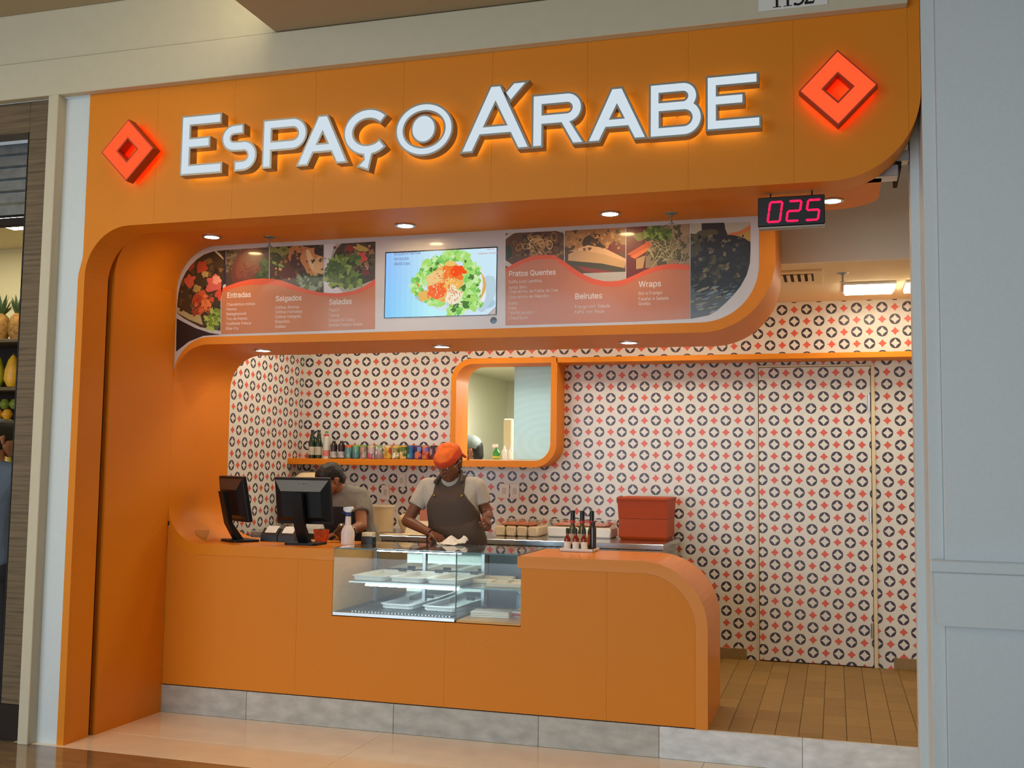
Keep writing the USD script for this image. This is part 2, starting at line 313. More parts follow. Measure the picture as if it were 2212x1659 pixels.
# back room seen through the pass-through
s = structure('wall_left', 'off-white side wall of the back room, seen through the pass-through', 'wall'); pale = mat('back_room_paint', (214, 212, 188), .7)
part(s, 'plaster', bx(-3.6, -3.5, 3.33, 6.3, 0, 2.6, .002), pale)
s = structure('wall_back', 'off-white far wall of the back room, seen through the pass-through', 'wall')
part(s, 'plaster', bx(-3.6, -1.2, 6.15, 6.25, 0, 2.6, .002), pale)
s = structure('wall_right', 'off-white right wall of the back room behind the blue pane', 'wall')
part(s, 'plaster', bx(-1.3, -1.2, 3.33, 6.2, 0, 2.6, .002), pale)
s = structure('ceiling', 'white ceiling of the back room, seen through the pass-through', 'ceiling')
part(s, 'plasterboard', bx(-3.6, -1.2, 3.33, 6.25, 2.55, 2.62, .002), pale)
s = structure('floor', 'hidden grey floor of the back room', 'floor'); part(s, 'screed', bx(-3.6, -1.2, 3.33, 6.25, ZK - .05, ZK, .002), M['granite'][0])
# kitchen ceiling, bulkhead
s = structure('ceiling', 'warm white kitchen ceiling with vent and fluorescent fitting', 'ceiling')
part(s, 'plasterboard', bx(-4.6, .65, 1.62, YB + .1, 2.89, 2.95, .002), M['kitchen_ceiling'])
s = structure('wall_front', 'grey-white bulkhead face above the kitchen ceiling edge, behind the number display', 'wall')
part(s, 'plasterboard', bx(-4.6, .65, 1.60, 1.64, 2.885, 4.2, .002), mat('bulkhead_paint', (240, 230, 212), .8))
s = structure('ceiling', 'hidden slab over the shutter void', 'ceiling'); part(s, 'slab', bx(-4.6, .65, .22, 1.64, 4.0, 4.1, .002), M['grey_paint'])
# mall walls and ceilings round the shopfront
s = structure('trim_2', 'long beige mall beam above the orange fascia', 'beam')
part(s, 'beam_face', bx(-9, .345, -.06, -.002, 3.765, 3.985, .003), M['cream_paint'])
s = structure('wall_front', 'lit cream recess wall above the beam, at the upper left', 'wall')
part(s, 'plaster', bx(-9, .6, -.045, .06, 3.992, 4.6, .002), M['cream_paint'])
s = structure('ceiling', 'lower brown-grey mall ceiling at the top of the picture', 'ceiling')
part(s, 'plasterboard', bx(-2.945, 6, -9, -.05, 3.99, 4.29, .003), M['grey_paint'])
s = structure('ceiling', 'raised dim mall ceiling at the top left corner', 'ceiling')
part(s, 'plasterboard', bx(-9, -2.945, -9, -.05, 4.295, 4.35, .003), M['grey_paint'])
s = structure('wall_right', 'blue-grey mall wall at the right edge with a projecting chair rail', 'wall')
part(s, 'plaster', bx(.462, 5, -.055, .2, 0, 3.99, .004), M['white_wall'])
s = structure('trim_3', 'blue-grey chair rail across the right mall wall', 'rail')
part(s, 'rail_cap', bx(.397, 5, -.10, -.045, 1.165, 1.218, .006), M['white_wall']); part(s, 'rail_board', exY(Polygon([(.41, 1.164), (5, 1.164), (5, .935), (.432, .935), (.421, .945)]), -.088, -.05), M['white_wall'])
s = structure('trim_4', 'white post trim beside the right end of the orange fascia', 'post')
part(s, 'post', bx(.402, .4618, -.02, .3, 0, 3.985, .003), M['white_wall'])
s = structure('trim_5', 'white shutter guide post at the right jamb, behind the fascia', 'post')
part(s, 'guide', bx(.352, .4015, .02, .3, 0, 3.99, .003), M['white_wall']) if False else part(s, 'guide', bx(.362, .46, .215, .32, 0, 3.6, .003), M['white_wall'])
s = structure('trim_6', 'narrow white metal post between the wooden wall and the orange storefront', 'post')
part(s, 'post', bx(-4.445, -4.375, -.06, .02, 0, 3.765, .003), M['cream_paint'])
s = structure('wall_front', 'narrow white wall strip left of the orange fascia', 'wall')
part(s, 'plaster', exY(sbox(-4.45, 0, -4.195, 3.765).difference(Polygon([(-4.228, -1), (-4.228, 2.66), (-4.224, 2.70), (-4.214, 2.74), (-4.202, 2.785), (-4.199, 2.83), (-4.199, 4), (-4, 4), (-4, -1)])), .012, .2), M['white_wall'])
# fruit shop next door
ow = sbox(-4.46, 0, -4.64, 3.765)
s = structure('wall_front', 'grey-brown wooden wall of the fruit shop at the left edge', 'wall')
part(s, 'wood_panel', bx(-4.625, -4.448, 0, .12, .2, 3.765, .003), M['wood']); part(s, 'wood_panel', bx(-9, -4.625, 0, .12, 3.575, 3.765, .003), M['wood'])
part(s, 'plinth', bx(-4.625, -4.448, -.006, .12, 0, .198, .003), M['shadow'], label='dark plinth')
part(s, 'jamb_edge', bx(-4.634, -4.6255, .0, .25, 0, 3.575, .001), M['dark'])
shopw = mat('fruit_shop_wall', (222, 206, 160), .7)
s = structure('wall_back', 'cream back wall of the fruit shop at the left edge', 'wall'); part(s, 'plaster', bx(-9, -4.66, 1.6, 1.7, 0, 3.6, .002), shopw)
s = structure('wall_right', 'dark side wall inside the fruit shop', 'wall'); part(s, 'plaster', bx(-4.66, -4.58, .12, 2.3, 0, 3.6, .002), shopw)
s = structure('ceiling', 'cream ceiling of the fruit shop at the left edge', 'ceiling'); part(s, 'plasterboard', bx(-9, -4.6, .3, 1.65, 3.262, 3.3, .002), shopw)
s = structure('floor', 'floor of the fruit shop', 'floor'); part(s, 'slab', bx(-9, -4.6, -.03, 2.3, -.1, -.001, .001), M['mall_floor'])
sh = thing('roller_shutter', 'half-open grey roller shutter slats over the fruit shop doorway', 'shutter', (-5.6, .18, 3.15))
z = 3.57
for k in range(6):
    part(sh, 'slat', exX(Polygon([(.16, z), (.185, z - .012), (.19, z - .05), (.175, z - .072), (.155, z - .06)]), -6.8, -4.64), M['galv']); z -= .078
part(sh, 'bottom_bar', bx(-6.8, -4.64, .15, .2, z - .05, z - .002, .004), M['shadow'])
l = thing('ceiling_light', 'bright square ceiling light in the fruit shop at the left edge', 'light', (-5.36, .8, 3.24))
part(l, 'frame', bx(-5.62, -5.1, .62, 1.0, 3.25, 3.2615, .003), M['white_plastic']); part(l, 'diffuser', bx(-5.6, -5.12, .64, .98, 3.243, 3.252, .002), M['fluor'])

# ------------------------------------------------------------------ the orange storefront
A = arc
opening = Polygon([(-4.18, -1)] + A(-3.89, 2.675, .29, 180, 90) + [(0, 2.965), (5, 2.965), (5, -1)])
outline = Polygon([(-4.226, 0), (-4.226, 2.66), (-4.222, 2.70), (-4.212, 2.74), (-4.2, 2.785), (-4.197, 2.83), (-4.197, 3.95), (.40, 3.95)] + A(0, 3.365, .40, 0, -90, 20) + [(-3.89, 2.965)] + A(-3.89, 2.675, .29, 90, 180) + [(-4.18, 0)])
fa = thing('fascia', 'large orange storefront fascia with rounded lower right corner and left leg', 'sign board', (-1.9, .1, 0))
body = outline.buffer(-.0005)
part(fa, 'return', exY(body, .018, .21), M['orange'], label='orange edge return')
seams = [-3.725, -3.218, -2.711, -2.189, -1.689, -1.181, -.671, -.17, .346]
cuts = [-9] + seams + [9]
for k in range(len(cuts) - 1):
    pl = outline.intersection(sbox(cuts[k] + .0004, -1, cuts[k + 1] - .0004, 9))
    part(fa, 'panel', exY(pl, 0, .0175), M['orange'])
# niche lining between fascia and menu: side panel, rounded corner, soffit
li = thing('niche_lining', 'dark orange niche side panel curving up into the soffit behind the fascia', 'panel', (-4.17, .55, 0))
part(li, 'side_panel', bx(-4.22, -4.17, .255, .889, 0, 2.7299, 0), M['orange'])
cor = Polygon(A(-3.87, 2.73, .30, 180, 90) + [(-3.87, 3.09), (-4.22, 3.09), (-4.22, 2.73)])
part(li, 'corner', exY(cor, .255, .889), M['orange'], smooth=40)
sof = Polygon([(-3.87, .255), (.235, .255), (.235, .62)] + A(.0, .62, .235, 0, 90, 10) + [(-.3, .87), (-.3, .889), (-3.87, .889)])
part(li, 'soffit', exZ(sof, 3.03, 3.09), M['orange'])
part(li, 'gap_strip', join(bx(-4.26, -4.21, .212, .27, 0, 3.1, .001), bx(-4.2, .2, .212, .25, 3.06, 3.1, .001)), M['shadow'], label='dark shutter guide gap')
rs = thing('roller_shutter', 'galvanised roller shutter housing showing behind the right end of the fascia', 'shutter', (0, .4, 3.1))
part(rs, 'housing', bx(-4.1, .30, .26, .62, 3.12, 3.5, .01), M['galv'])
part(rs, 'bracket', bx(.12, .31, .222, .33, 3.03, 3.085, .003), M['galv']); part(rs, 'bracket', bx(.2, .36, .215, .3, 3.10, 3.15, .003), M['galv']); part(rs, 'end_plate', bx(.305, .325, .24, .62, 3.07, 3.5, .003), M['shadow'])

# lit letters
SW = .054
def stroke(pts, w=SW): return LineString(pts).buffer(w / 2, cap_style=2, join_style=2, mitre_limit=3)
def E_(x0, x1, xm, z0, z1, w=SW): zm = (z0 + z1) / 2 + .012; return unary_union([sbox(x0, z0, x0 + w, z1), sbox(x0, z1 - w, x1, z1), sbox(x0, z0, x1 + .012, z0 + w), sbox(x0, zm - w / 2, xm, zm + w / 2)])
def A_(x0, x1, z0, z1, w=.056):
    xc = (x0 + x1) / 2; big = Polygon([(x0, z0), (x0 + .062, z0), (xc, z1 - .09), (x1 - .062, z0), (x1, z0), (xc + .027, z1), (xc - .027, z1)])
    return big.union(Polygon([(x0, z0), (x1, z0), (xc + .027, z1), (xc - .027, z1)]).intersection(sbox(x0, z0 + (z1 - z0) * .25, x1, z0 + (z1 - z0) * .25 + .045)))
def P_(x0, x1, zb, z0, z1, w=.05):
    r = (z1 - zb) / 2; o = sbox(x0, zb, x1 - r, z1).union(Point(x1 - r, zb + r).buffer(r)); i = sbox(x0 + w, zb + w, x1 - r, z1 - w).union(Point(x1 - r, zb + r).buffer(r - w).intersection(sbox(x0 + w, zb, x1, z1)))
    return o.difference(i).union(sbox(x0, z0, x0 + w, z1))
letters = []
letters.append(('e', E_(-3.489, -3.240, -3.309, 3.205, 3.54), 'E, first letter of the lit white sign'))
cs = [(-3.098, 3.441), (-3.15, 3.439)] + A(-3.155, 3.392, .047, 95, 270, 12)[0:] + [(-3.10, 3.343)] + A(-3.095, 3.289, .056, 85, -90, 12) + [(-3.145, 3.232)]
letters.append(('s', LineString(cs).buffer(.0255, cap_style=2, join_style=1), 'S, second letter of the lit white sign'))
letters.append(('p', P_(-2.972, -2.709, 3.303, 3.21, 3.474), 'P, third letter of the lit white sign'))
letters.append(('a', A_(-2.762, -2.464, 3.207, 3.472), 'first A of the lit white sign, after P'))
ce = [(-2.347 + .113 * math.cos(t), 3.361 + .098 * math.sin(t)) for t in np.linspace(math.radians(40), math.radians(318), 30)]
letters.append(('c_cedilla', LineString(ce).buffer(.026, cap_style=2, join_style=1).union(Polygon([(-2.372, 3.25), (-2.318, 3.25), (-2.34, 3.155), (-2.402, 3.178), (-2.366, 3.212)])), 'C with cedilla of the lit white sign'))
ring = affinity.scale(Point(0, 0).buffer(1), .158, .138).difference(affinity.scale(Point(0, 0).buffer(1), .115, .097))
letters.append(('o', affinity.translate(ring, -2.028, 3.349), 'O ring of the lit white sign'))
letters.append(('dot', affinity.translate(affinity.scale(Point(0, 0).buffer(1), .067, .073), -2.031, 3.352), 'white oval disc inside the O of the lit sign'))
letters.append(('a', A_(-1.822, -1.455, 3.207, 3.545, .06), 'tall A with acute accent on the lit white sign'))
ACC = Polygon([(-1.588, 3.503), (-1.542, 3.552), (-1.468, 3.553), (-1.558, 3.455)])
letters.append(('r', P_(-1.441, -1.185, 3.319, 3.207, 3.474, .053).union(Polygon([(-1.315, 3.36), (-1.26, 3.355), (-1.172, 3.21), (-1.232, 3.21)])), 'R of the lit white sign'))
letters.append(('a', A_(-1.157, -.860, 3.21, 3.474), 'last A of the lit white sign, between R and B'))
letters.append(('b', P_(-.846, -.615, 3.332, 3.208, 3.473, .049).union(P_(-.846, -.593, 3.208, 3.208, 3.382, .05)), 'B of the lit white sign'))
letters.append(('e', E_(-.571, -.330, -.396, 3.222, 3.486, .05), 'final E of the lit white sign'))
for nm, pl, lb in letters:
    c = pl.centroid; t = thing('sign_letter', 'white backlit channel ' + ('letter ' if nm not in ('dot', 'accent') else 'piece: ') + lb, 'letter', (c.x, -.1, pl.bounds[1]))
    for pre, q in [('', pl)] + ([('accent_', ACC)] if 'accent' in lb else []):
        part(t, pre + 'casing', exY(q.buffer(.005, join_style=2), -.098, -.034), M['letter_side'])
        part(t, pre + 'lit_face', exY(q.buffer(-.006, join_style=2), -.1005, -.098), M['letter_face'])
        part(t, pre + 'back_light', exY(q.buffer(-.008, join_style=2), -.034, -.030), M['letter_back'])
    mz = pl.representative_point()
    part(t, 'stand_off', join(cyl((mz.x, -.034, mz.y), (mz.x, .0, mz.y), .004)), M['letter_side'])
    b = pl.bounds
for xd, lb in ((-3.847, 'left'), (.033, 'right')):
    zc = 3.376; o = Polygon([(xd - .172, zc), (xd, zc - .175), (xd + .172, zc), (xd, zc + .178)]); i_ = affinity.scale(o, .385, .385)
    t = thing('diamond_lamp', f'red glowing diamond lamp with square hole at the {lb} end of the sign', 'lamp', (xd, -.1, zc - .175))
    part(t, 'casing', exY(o.buffer(.003, join_style=2).difference(i_.buffer(-.003, join_style=2)), -.098, -.034), M['dia_side'])
    part(t, 'lit_face', exY(o.buffer(-.004, join_style=2).difference(i_.buffer(.006, join_style=2)), -.1005, -.098), M['dia_face'])
    part(t, 'back_light', exY(o.buffer(-.01, join_style=2).difference(i_.buffer(.01, join_style=2)), -.034, -.030), M['dia_back'])
    part(t, 'stand_off', cyl((xd - .11, -.034, zc), (xd - .11, 0, zc), .005), M['dia_side']); part(t, 'stand_off', cyl((xd + .11, -.034, zc), (xd + .11, 0, zc), .005), M['dia_side'])
t = thing('number_plate', 'white plate with black shop number on the beam at the top right', 'sign', (-.167, -.065, 3.797))
part(t, 'plate', bx(-.327, -.008, -.066, -.061, 3.797, 3.98, .001), M['white_plastic'])
def serif(ch, x, z, h):
    w = h * .5
    if ch == '1': g = unary_union([sbox(x + w * .38, z, x + w * .62, z + h), sbox(x + w * .1, z, x + w * .9, z + h * .035), Polygon([(x + w * .1, z + h * .86), (x + w * .4, z + h), (x + w * .4, z + h * .9), (x + w * .12, z + h * .82)])])
    elif ch == '3':
        up_, lo = arc(x + w * .45, z + h * .76, h * .2, 160, -70), arc(x + w * .42, z + h * .3, h * .27, 80, -120)
        g = LineString(up_).buffer(h * .045).union(LineString(lo).buffer(h * .055)).union(Point(lo[-1]).buffer(h * .075))
    else:
        g = LineString(arc(x + w * .45, z + h * .73, h * .23, 160, -35) + [(x + w * .1, z + h * .09)]).buffer(h * .05).union(Polygon([(x, z), (x + w * .85, z), (x + w, z + h * .22), (x + w * .9, z + h * .22), (x + w * .8, z + h * .12), (x, z + h * .12)]))
    return g
for k, ch in enumerate('1132'): part(t, 'digit', exY(serif(ch, -.265 + k * .0505, 3.808, .096), -.0668, -.0662), M['dark'], label='black digit ' + ch)

# ------------------------------------------------------------------ menu housing and counter: one C-shaped ribbon
Y0, Y1 = .89, 1.58
mh = thing('menu_housing', 'orange overhead menu housing with rounded lower corners', 'canopy', (-2.2, 1.2, 2.37))
topx = -.305
hp = Polygon([(-4.44, 2.13), (-4.17, 2.13)] + A(-3.925, 2.13, .245, 180, 90) + [(-.72, 2.375)] + A(-.715, 2.785, .41, -90, 0, 18) + [(topx, 3.20), (-4.44, 3.20)])
bz = Polygon(A(-3.915, 2.17, .255, 178, 90) + [(-.715, 2.432)] + A(-.715, 2.755, .322, -90, 0, 16) + [(-.393, 3.029), (-3.89, 3.029)] + A(-3.89, 2.75, .285, 92, 178) + [(-4.17, 2.7)])
part(mh, 'housing', exY(hp, Y0 + .012, Y1), M['orange'], smooth=40)
part(mh, 'rim', exY(hp.buffer(0).difference(bz.buffer(0)), Y0, Y0 + .012), M['orange'])
M['board'] = mat('menu_board_white', (206, 202, 206), .35, coat=.4, coat_rough=.08, bump=.0006, nscale=26, stretch=(1, 1, 3))
part(mh, 'board', exY(bz, Y0 + .002, Y0 + .012), M['board'], label='pale grey menu board')
sp = thing('side_panel', 'orange side panel joining counter and menu housing at the left wall', 'panel', (-4.3, 1.2, 1.33))
part(sp, 'panel', bx(-4.44, -4.17, Y0, Y1, 1.3581, 2.1299, 0), M['orange'])
co = thing('counter', 'long orange service counter with curved right end', 'counter', (-2.4, 1.2, ZK))
lt = Polygon([(-4.44, 1.358), (-4.17, 1.358)] + A(-3.92, 1.33, .25, 180, 270) + [(-2.972, 1.08), (-2.972, 1.011), (-3.94, 1.011)] + A(-3.95, 1.22, .21, 270, 180) + [(-4.44, 1.2)])
part(co, 'countertop', exY(lt, Y0, Y1), M['orange_gloss'], smooth=40)
path = [(-1.785, 1.0455), (-1.05, 1.0455)] + A(-1.05, .7105, .335, 90, 0, 16) + [(-.715, ZK)]
rt = LineString(path).buffer(.034, cap_style=2, join_style=1)
part(co, 'countertop', exY(rt, Y0, Y1 - .03), M['orange_gloss'], smooth=40, label='orange countertop bending down to the floor at the right end')
case = sbox(-2.976, .672, -1.76, 2)
front = Polygon([(-4.17, ZK + .006), (-4.17, 1.19)] + A(-3.95, 1.22, .21, 188, 270) + [(-1.05, 1.011)] + A(-1.05, .7105, .30, 90, 0, 16) + [(-.75, ZK + .006)]).difference(case)
fc = [-9, -3.217, -2.23, -1.25, 9]
for k in range(4): part(co, 'front_panel', exY(front.intersection(sbox(fc[k] + .0004, -1, fc[k + 1] - .0004, 5)), Y0 + .002, Y0 + .022), M['orange'])
ins = mat('counter_inside_white', (214, 180, 130), .6)
part(co, 'carcass', join(bx(-4.17, -2.985, Y0 + .03, Y1 - .06, ZK, 1.0, 0), bx(-1.75, -.76, Y0 + .03, Y1 - .06, ZK, .7, 0), bx(-2.985, -1.75, Y0 + .03, Y1 - .06, ZK, .66, 0), bx(-1.75, -1.05, Y0 + .03, Y1 - .06, .7, 1.0, 0)), ins)
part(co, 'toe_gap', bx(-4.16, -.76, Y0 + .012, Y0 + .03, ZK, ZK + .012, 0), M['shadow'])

# lamps in soffit and housing
def downlight(x, y, z, label, group):
    t = thing('downlight', label, 'light', (x, y, z), group=group)
    rng_ = Polygon(A(0, 0, .062, 0, 360, 28)).difference(Polygon(A(0, 0, .046, 0, 360, 28)))
    fr_ = ext(rng_, .008); fr_.apply_translation((x, y, z - .0086)); part(t, 'ring', fr_, M['alu'])
    part(t, 'lamp', lathe([(0, -.004), (.03, -.004), (.046, 0), (0, 0)], (x, y, z - .001)), M['downlight'])
for x, lb in ((-3.749, 'first downlight from the left in the soffit above the menu'), (-2.43, 'second downlight from the left in the soffit, over the screen'), (-1.191, 'third downlight from the left in the soffit above the menu'), (.001, 'downlight in the soffit beside the red number display')):
    downlight(x, .63, 3.03, 'small bright ' + lb, 'downlights in the front soffit')
for x, lb in ((-3.72, 'left'), (-2.42, 'middle'), (-1.196, 'right')):
    downlight(x, 1.25, 2.375, f'small bright {lb} downlight under the menu housing', 'downlights under the menu housing')
def sprinkler(x, y, z, label):
    t = thing('sprinkler', label, 'sprinkler', (x, y, z - .06))
    part(t, 'escutcheon', lathe([(0, -.012), (.012, -.012), (.036, -.004), (.038, 0), (0, 0)], (x, y, z)), M['galv'])
    part(t, 'stem', cyl((x, y, z - .05), (x, y, z - .01), .006), M['galv'])
    part(t, 'deflector', lathe([(0, -.062), (.016, -.06), (.017, -.057), (0, -.05)], (x, y, z)), M['galv'])
sprinkler(-3.40, .735, 3.03, 'dark metal fire sprinkler in the soffit above the meat photographs'); sprinkler(-.86, .715, 3.03, 'dark metal fire sprinkler in the soffit near the number display')
sprinkler(.063, 2.03, 2.89, 'fire sprinkler in the kitchen ceiling beside the vent'); sprinkler(-3.06, 5.3, 2.55, 'fire sprinkler in the back room ceiling seen through the pass-through')
t = thing('ceiling_light', 'rectangular fluorescent ceiling light in the kitchen, at the right', 'light', (.24, 2.58, 2.86))
part(t, 'frame', bx(.07, .415, 2.39, 2.77, 2.872, 2.889, .003), M['white_plastic']); part(t, 'diffuser', bx(.082, .403, 2.402, 2.758, 2.858, 2.876, .003), M['fluor'])
t = thing('ceiling_light', 'fluorescent ceiling light half hidden behind the white right post', 'light', (.6, 2.2, 2.86))
part(t, 'frame', bx(.475, .595, 2.39, 2.77, 2.872, 2.889, .003), M['white_plastic']); part(t, 'diffuser', bx(.48, .59, 2.402, 2.758, 2.858, 2.876, .003), M['fluor'])
for x, lb in ((-1.2, 'right'), (-2.6, 'middle'), (-3.8, 'left')):
    t = thing('ceiling_light', f'{lb} fluorescent kitchen ceiling light of the three hidden behind the menu housing', 'light', (x, 2.2, 2.86), group='hidden kitchen ceiling lights')
    part(t, 'frame', bx(x - .3, x + .3, 2.1, 2.46, 2.872, 2.889, .003), M['white_plastic']); part(t, 'diffuser', bx(x - .288, x + .288, 2.112, 2.448, 2.858, 2.876, .003), M['fluor'])
t = thing('air_vent', 'cream ceiling vent with dark slots in the kitchen ceiling', 'vent', (-.25, 2.1, 2.88))
part(t, 'frame', bx(-.75, -.062, 1.86, 2.33, 2.876, 2.8895, .003), M['kitchen_ceiling'])
part(t, 'opening', bx(-.69, -.12, 1.93, 2.2, 2.8735, 2.877, 0), M['shadow'], label='dark opening')
for k in range(13): part(t, 'slat', bx(-.69 + k * .0445, -.672 + k * .0445 + .006, 1.93, 2.2, 2.866, 2.875, .001), M['kitchen_ceiling'])

# number display
t = thing('number_display', 'black hanging number display showing red digits 025', 'display', (-.19, .2, 2.79))
x0, x1, z0, z1, yf = -.349, -.032, 2.796, 2.942, .15
part(t, 'casing', bx(x0, x1, yf, yf + .045, z0, z1, .004), M['dark']); part(t, 'lower_edge', bx(x0 + .004, x1 - .004, yf - .001, yf + .043, z0 - .012, z0 - .0005, .002), M['letter_side'])
part(t, 'hanger', cyl((x0 + .06, yf + .02, z1), (x0 + .06, yf + .02, 2.9645), .004), M['dark']); part(t, 'hanger', cyl((x1 - .06, yf + .02, z1), (x1 - .06, yf + .02, 2.9645), .004), M['dark'])
SEG = {'0': 'abcdef', '2': 'abged', '5': 'afgcd'}
w, h, sk, th = .058, .098, .14, .011
for k, ch in enumerate('025'):
    ox, oz = x0 + .046 + k * .090, z0 + .022
    def S_(x, z): return (ox + x + sk * z, oz + z)
    g, hw = .006, th / 2
    seg = {'a': [(g, h), (w - g, h)], 'd': [(g, 0), (w - g, 0)], 'g': [(g, h / 2), (w - g, h / 2)], 'f': [(0, h / 2 + g), (0, h - g)], 'b': [(w, h / 2 + g), (w, h - g)], 'e': [(0, g), (0, h / 2 - g)], 'c': [(w, g), (w, h / 2 - g)]}
    for kk, v in seg.items():
        on = kk in SEG[ch]; ps = LineString([S_(*q) for q in v]).buffer(hw, cap_style=1, quad_segs=3)
        part(t, 'lit_segment' if on else 'unlit_segment', exY(ps, yf - .002 if on else yf - .0006, yf + .001), M['led_digit'] if on else M['led_off'])

# ------------------------------------------------------------------ the printed menu board and the screen
HM = np.array([[0.003208129590601557, -3.424425814373117e-05, -5.74893880361427], [0.00030486716222517536, -0.0032724399941287756, 4.924594410527897], [0.0001627637645418413, 4.413190987587818e-05, 1.0]])
def art(x, y):
    """Survey coordinates of the artwork to metres (x, z) on the board's plane."""
    q = HM @ np.array([x, y, 1.0]); return (q[0] / q[2], q[1] / q[2])
def K(x, y): return art(370 + x / 4.809, 480 + y / 4.809)
def R_(x, y): return art(1200 + x / 4.0218, 400 + y / 4.0218)
def T_(x, y): return art(820 + x / 8.193, 520 + y / 8.193)
def G_(x, y): return art(800 + x / 4.424, 450 + y / 4.424)
YP = Y0 + .0012
mb = thing('menu_board', 'wide printed menu board with food photographs and orange waves under the soffit', 'menu board', (-2.2, Y0, 2.43))
def kp(*pts): return Polygon([K(*p) for p in pts]).buffer(0)
def rp(*pts): return Polygon([R_(*p) for p in pts]).buffer(0)
def gp(*pts): return Polygon([G_(*p) for p in pts]).buffer(0)
def bl(fn, x, y, r, ry=None, seed=0, wob=.25, rot=0, scale=4.809, n=22):
    c = fn(x, y); k = .00345 / scale * .97
    return blob(c[0], c[1], r * k, (ry or r) * k, seed, wob, n, rot)
waveT = [(520, 690), (600, 655), (700, 620), (820, 592), (950, 583), (1050, 588), (1150, 605), (1250, 642), (1350, 680), (1450, 710), (1550, 728), (1630, 736), (1720, 738), (1810, 728), (1900, 710), (1970, 682), (2030, 650), (2118, 585)]
waveB = [(520, 730), (600, 700), (700, 670), (820, 650), (950, 647), (1050, 653), (1150, 670), (1250, 700), (1350, 730), (1450, 752), (1550, 765), (1630, 773), (1720, 775), (1810, 766), (1900, 750), (1970, 728), (2030, 700), (2118, 650)]
top_l = Polygon([K(x, y) for x, y in [(500, 200)] + waveT + [(2200, 100)]] ).buffer(0)
below_l = Polygon([K(x, y) for x, y in waveB] + [K(2115, 1110), K(515, 1165)]).buffer(0)
band_l = Polygon([K(x, y) for x, y in waveT] + [K(x, y) for x, y in waveB[::-1]]).buffer(0)
OR, RED, WHT = (194, 122, 78), (222, 88, 44), (222, 220, 224)
def put(name, layers, clip=None, label=None, mt='print', y=YP):
    if clip is not None: layers = [(p.buffer(0).intersection(clip), c) for p, c in layers]
    m, c = flat_print([(p, q) for p, q in layers if not p.is_empty], y); part(mb, name, m, M[mt], label=label, smooth=False, col=c)
put('text_panel', [(below_l, OR), (band_l, RED)], label='orange text panel with a red wave edge')
def greens(fn, spots, scale, pal, seed, r0=24):
    out = []
    for k, (x, y) in enumerate(spots):
        for j in range(5):
            a = j * 1.26 + k; out.append((bl(fn, x + r0 * .7 * math.cos(a), y + r0 * .6 * math.sin(a), r0 * (.75 - .08 * j), None, seed + k * 11 + j, .5, scale=scale), pal[(j + k) % len(pal)]))
    return out
GR = [(70, 96, 34), (106, 136, 46), (48, 70, 28), (138, 164, 70), (86, 112, 40)]
# skewers photo at the left end
clipA = Polygon([K(*p) for p in [(55, 985), (60, 860), (72, 740), (100, 620), (150, 520), (200, 450), (262, 388), (340, 335), (450, 298), (540, 292), (540, 640), (512, 800), (510, 1168), (330, 1180), (180, 1240), (48, 1345)]]).buffer(0)
rr = random.Random(3)
la = [(kp((0, 200), (600, 200), (600, 1300), (0, 1400)), (52, 44, 26)), (bl(K, 250, 700, 400, 440, 1, .05), (186, 178, 150)), (bl(K, 290, 690, 370, 390, 2, .08), (58, 46, 26)), (kp((50, 985), (250, 1090), (470, 1152), (330, 1180), (180, 1240), (40, 1350)), (16, 16, 22)), (kp((40, 930), (130, 1000), (300, 1090), (520, 1130), (520, 1168), (400, 1150), (250, 1100), (130, 1040), (40, 990)), (190, 190, 196)), (kp((60, 880), (200, 960), (300, 960), (330, 1070), (180, 1010), (60, 940)), (176, 168, 120))]
for k in range(70): la.append((bl(K, rr.uniform(90, 530), rr.uniform(340, 960), rr.uniform(12, 34), None, k, .5), rr.choice([(34, 26, 20), (60, 44, 22), (92, 66, 30), (40, 48, 26), (112, 84, 44)])))
for k, (x, y, r, c) in enumerate([(320, 470, 62, (170, 62, 36)), (190, 610, 58, (196, 84, 58)), (440, 640, 80, (204, 92, 84)), (470, 600, 44, (226, 150, 132)), (320, 830, 105, (196, 84, 40)), (270, 800, 50, (170, 60, 26)), (360, 860, 56, (222, 126, 66)), (500, 750, 48, (208, 74, 44)), (265, 690, 40, (168, 140, 80)), (350, 540, 34, (176, 150, 92)), (200, 460, 40, (150, 60, 34)), (250, 930, 40, (150, 60, 30))]): la.append((bl(K, x, y, r, None, 50 + k, .3), c))
for k in range(26): la.append((bl(K, rr.uniform(230, 420), rr.uniform(760, 940), rr.uniform(8, 20), None, 90 + k, .5), rr.choice([(224, 128, 70), (150, 56, 24), (206, 104, 54), (120, 50, 30)])))
la += greens(K, [(450, 940), (400, 1010), (470, 1030), (430, 1080)], 4.809, [(110, 140, 40), (150, 178, 70), (70, 98, 30), (170, 190, 90)], 7, 50)
put('photo', la, clipA, 'photograph of grilled kebab pieces with rounded left corner')
put('divider', [(kp((540, 290), (562, 288), (566, 640), (540, 652)), (36, 30, 56))])
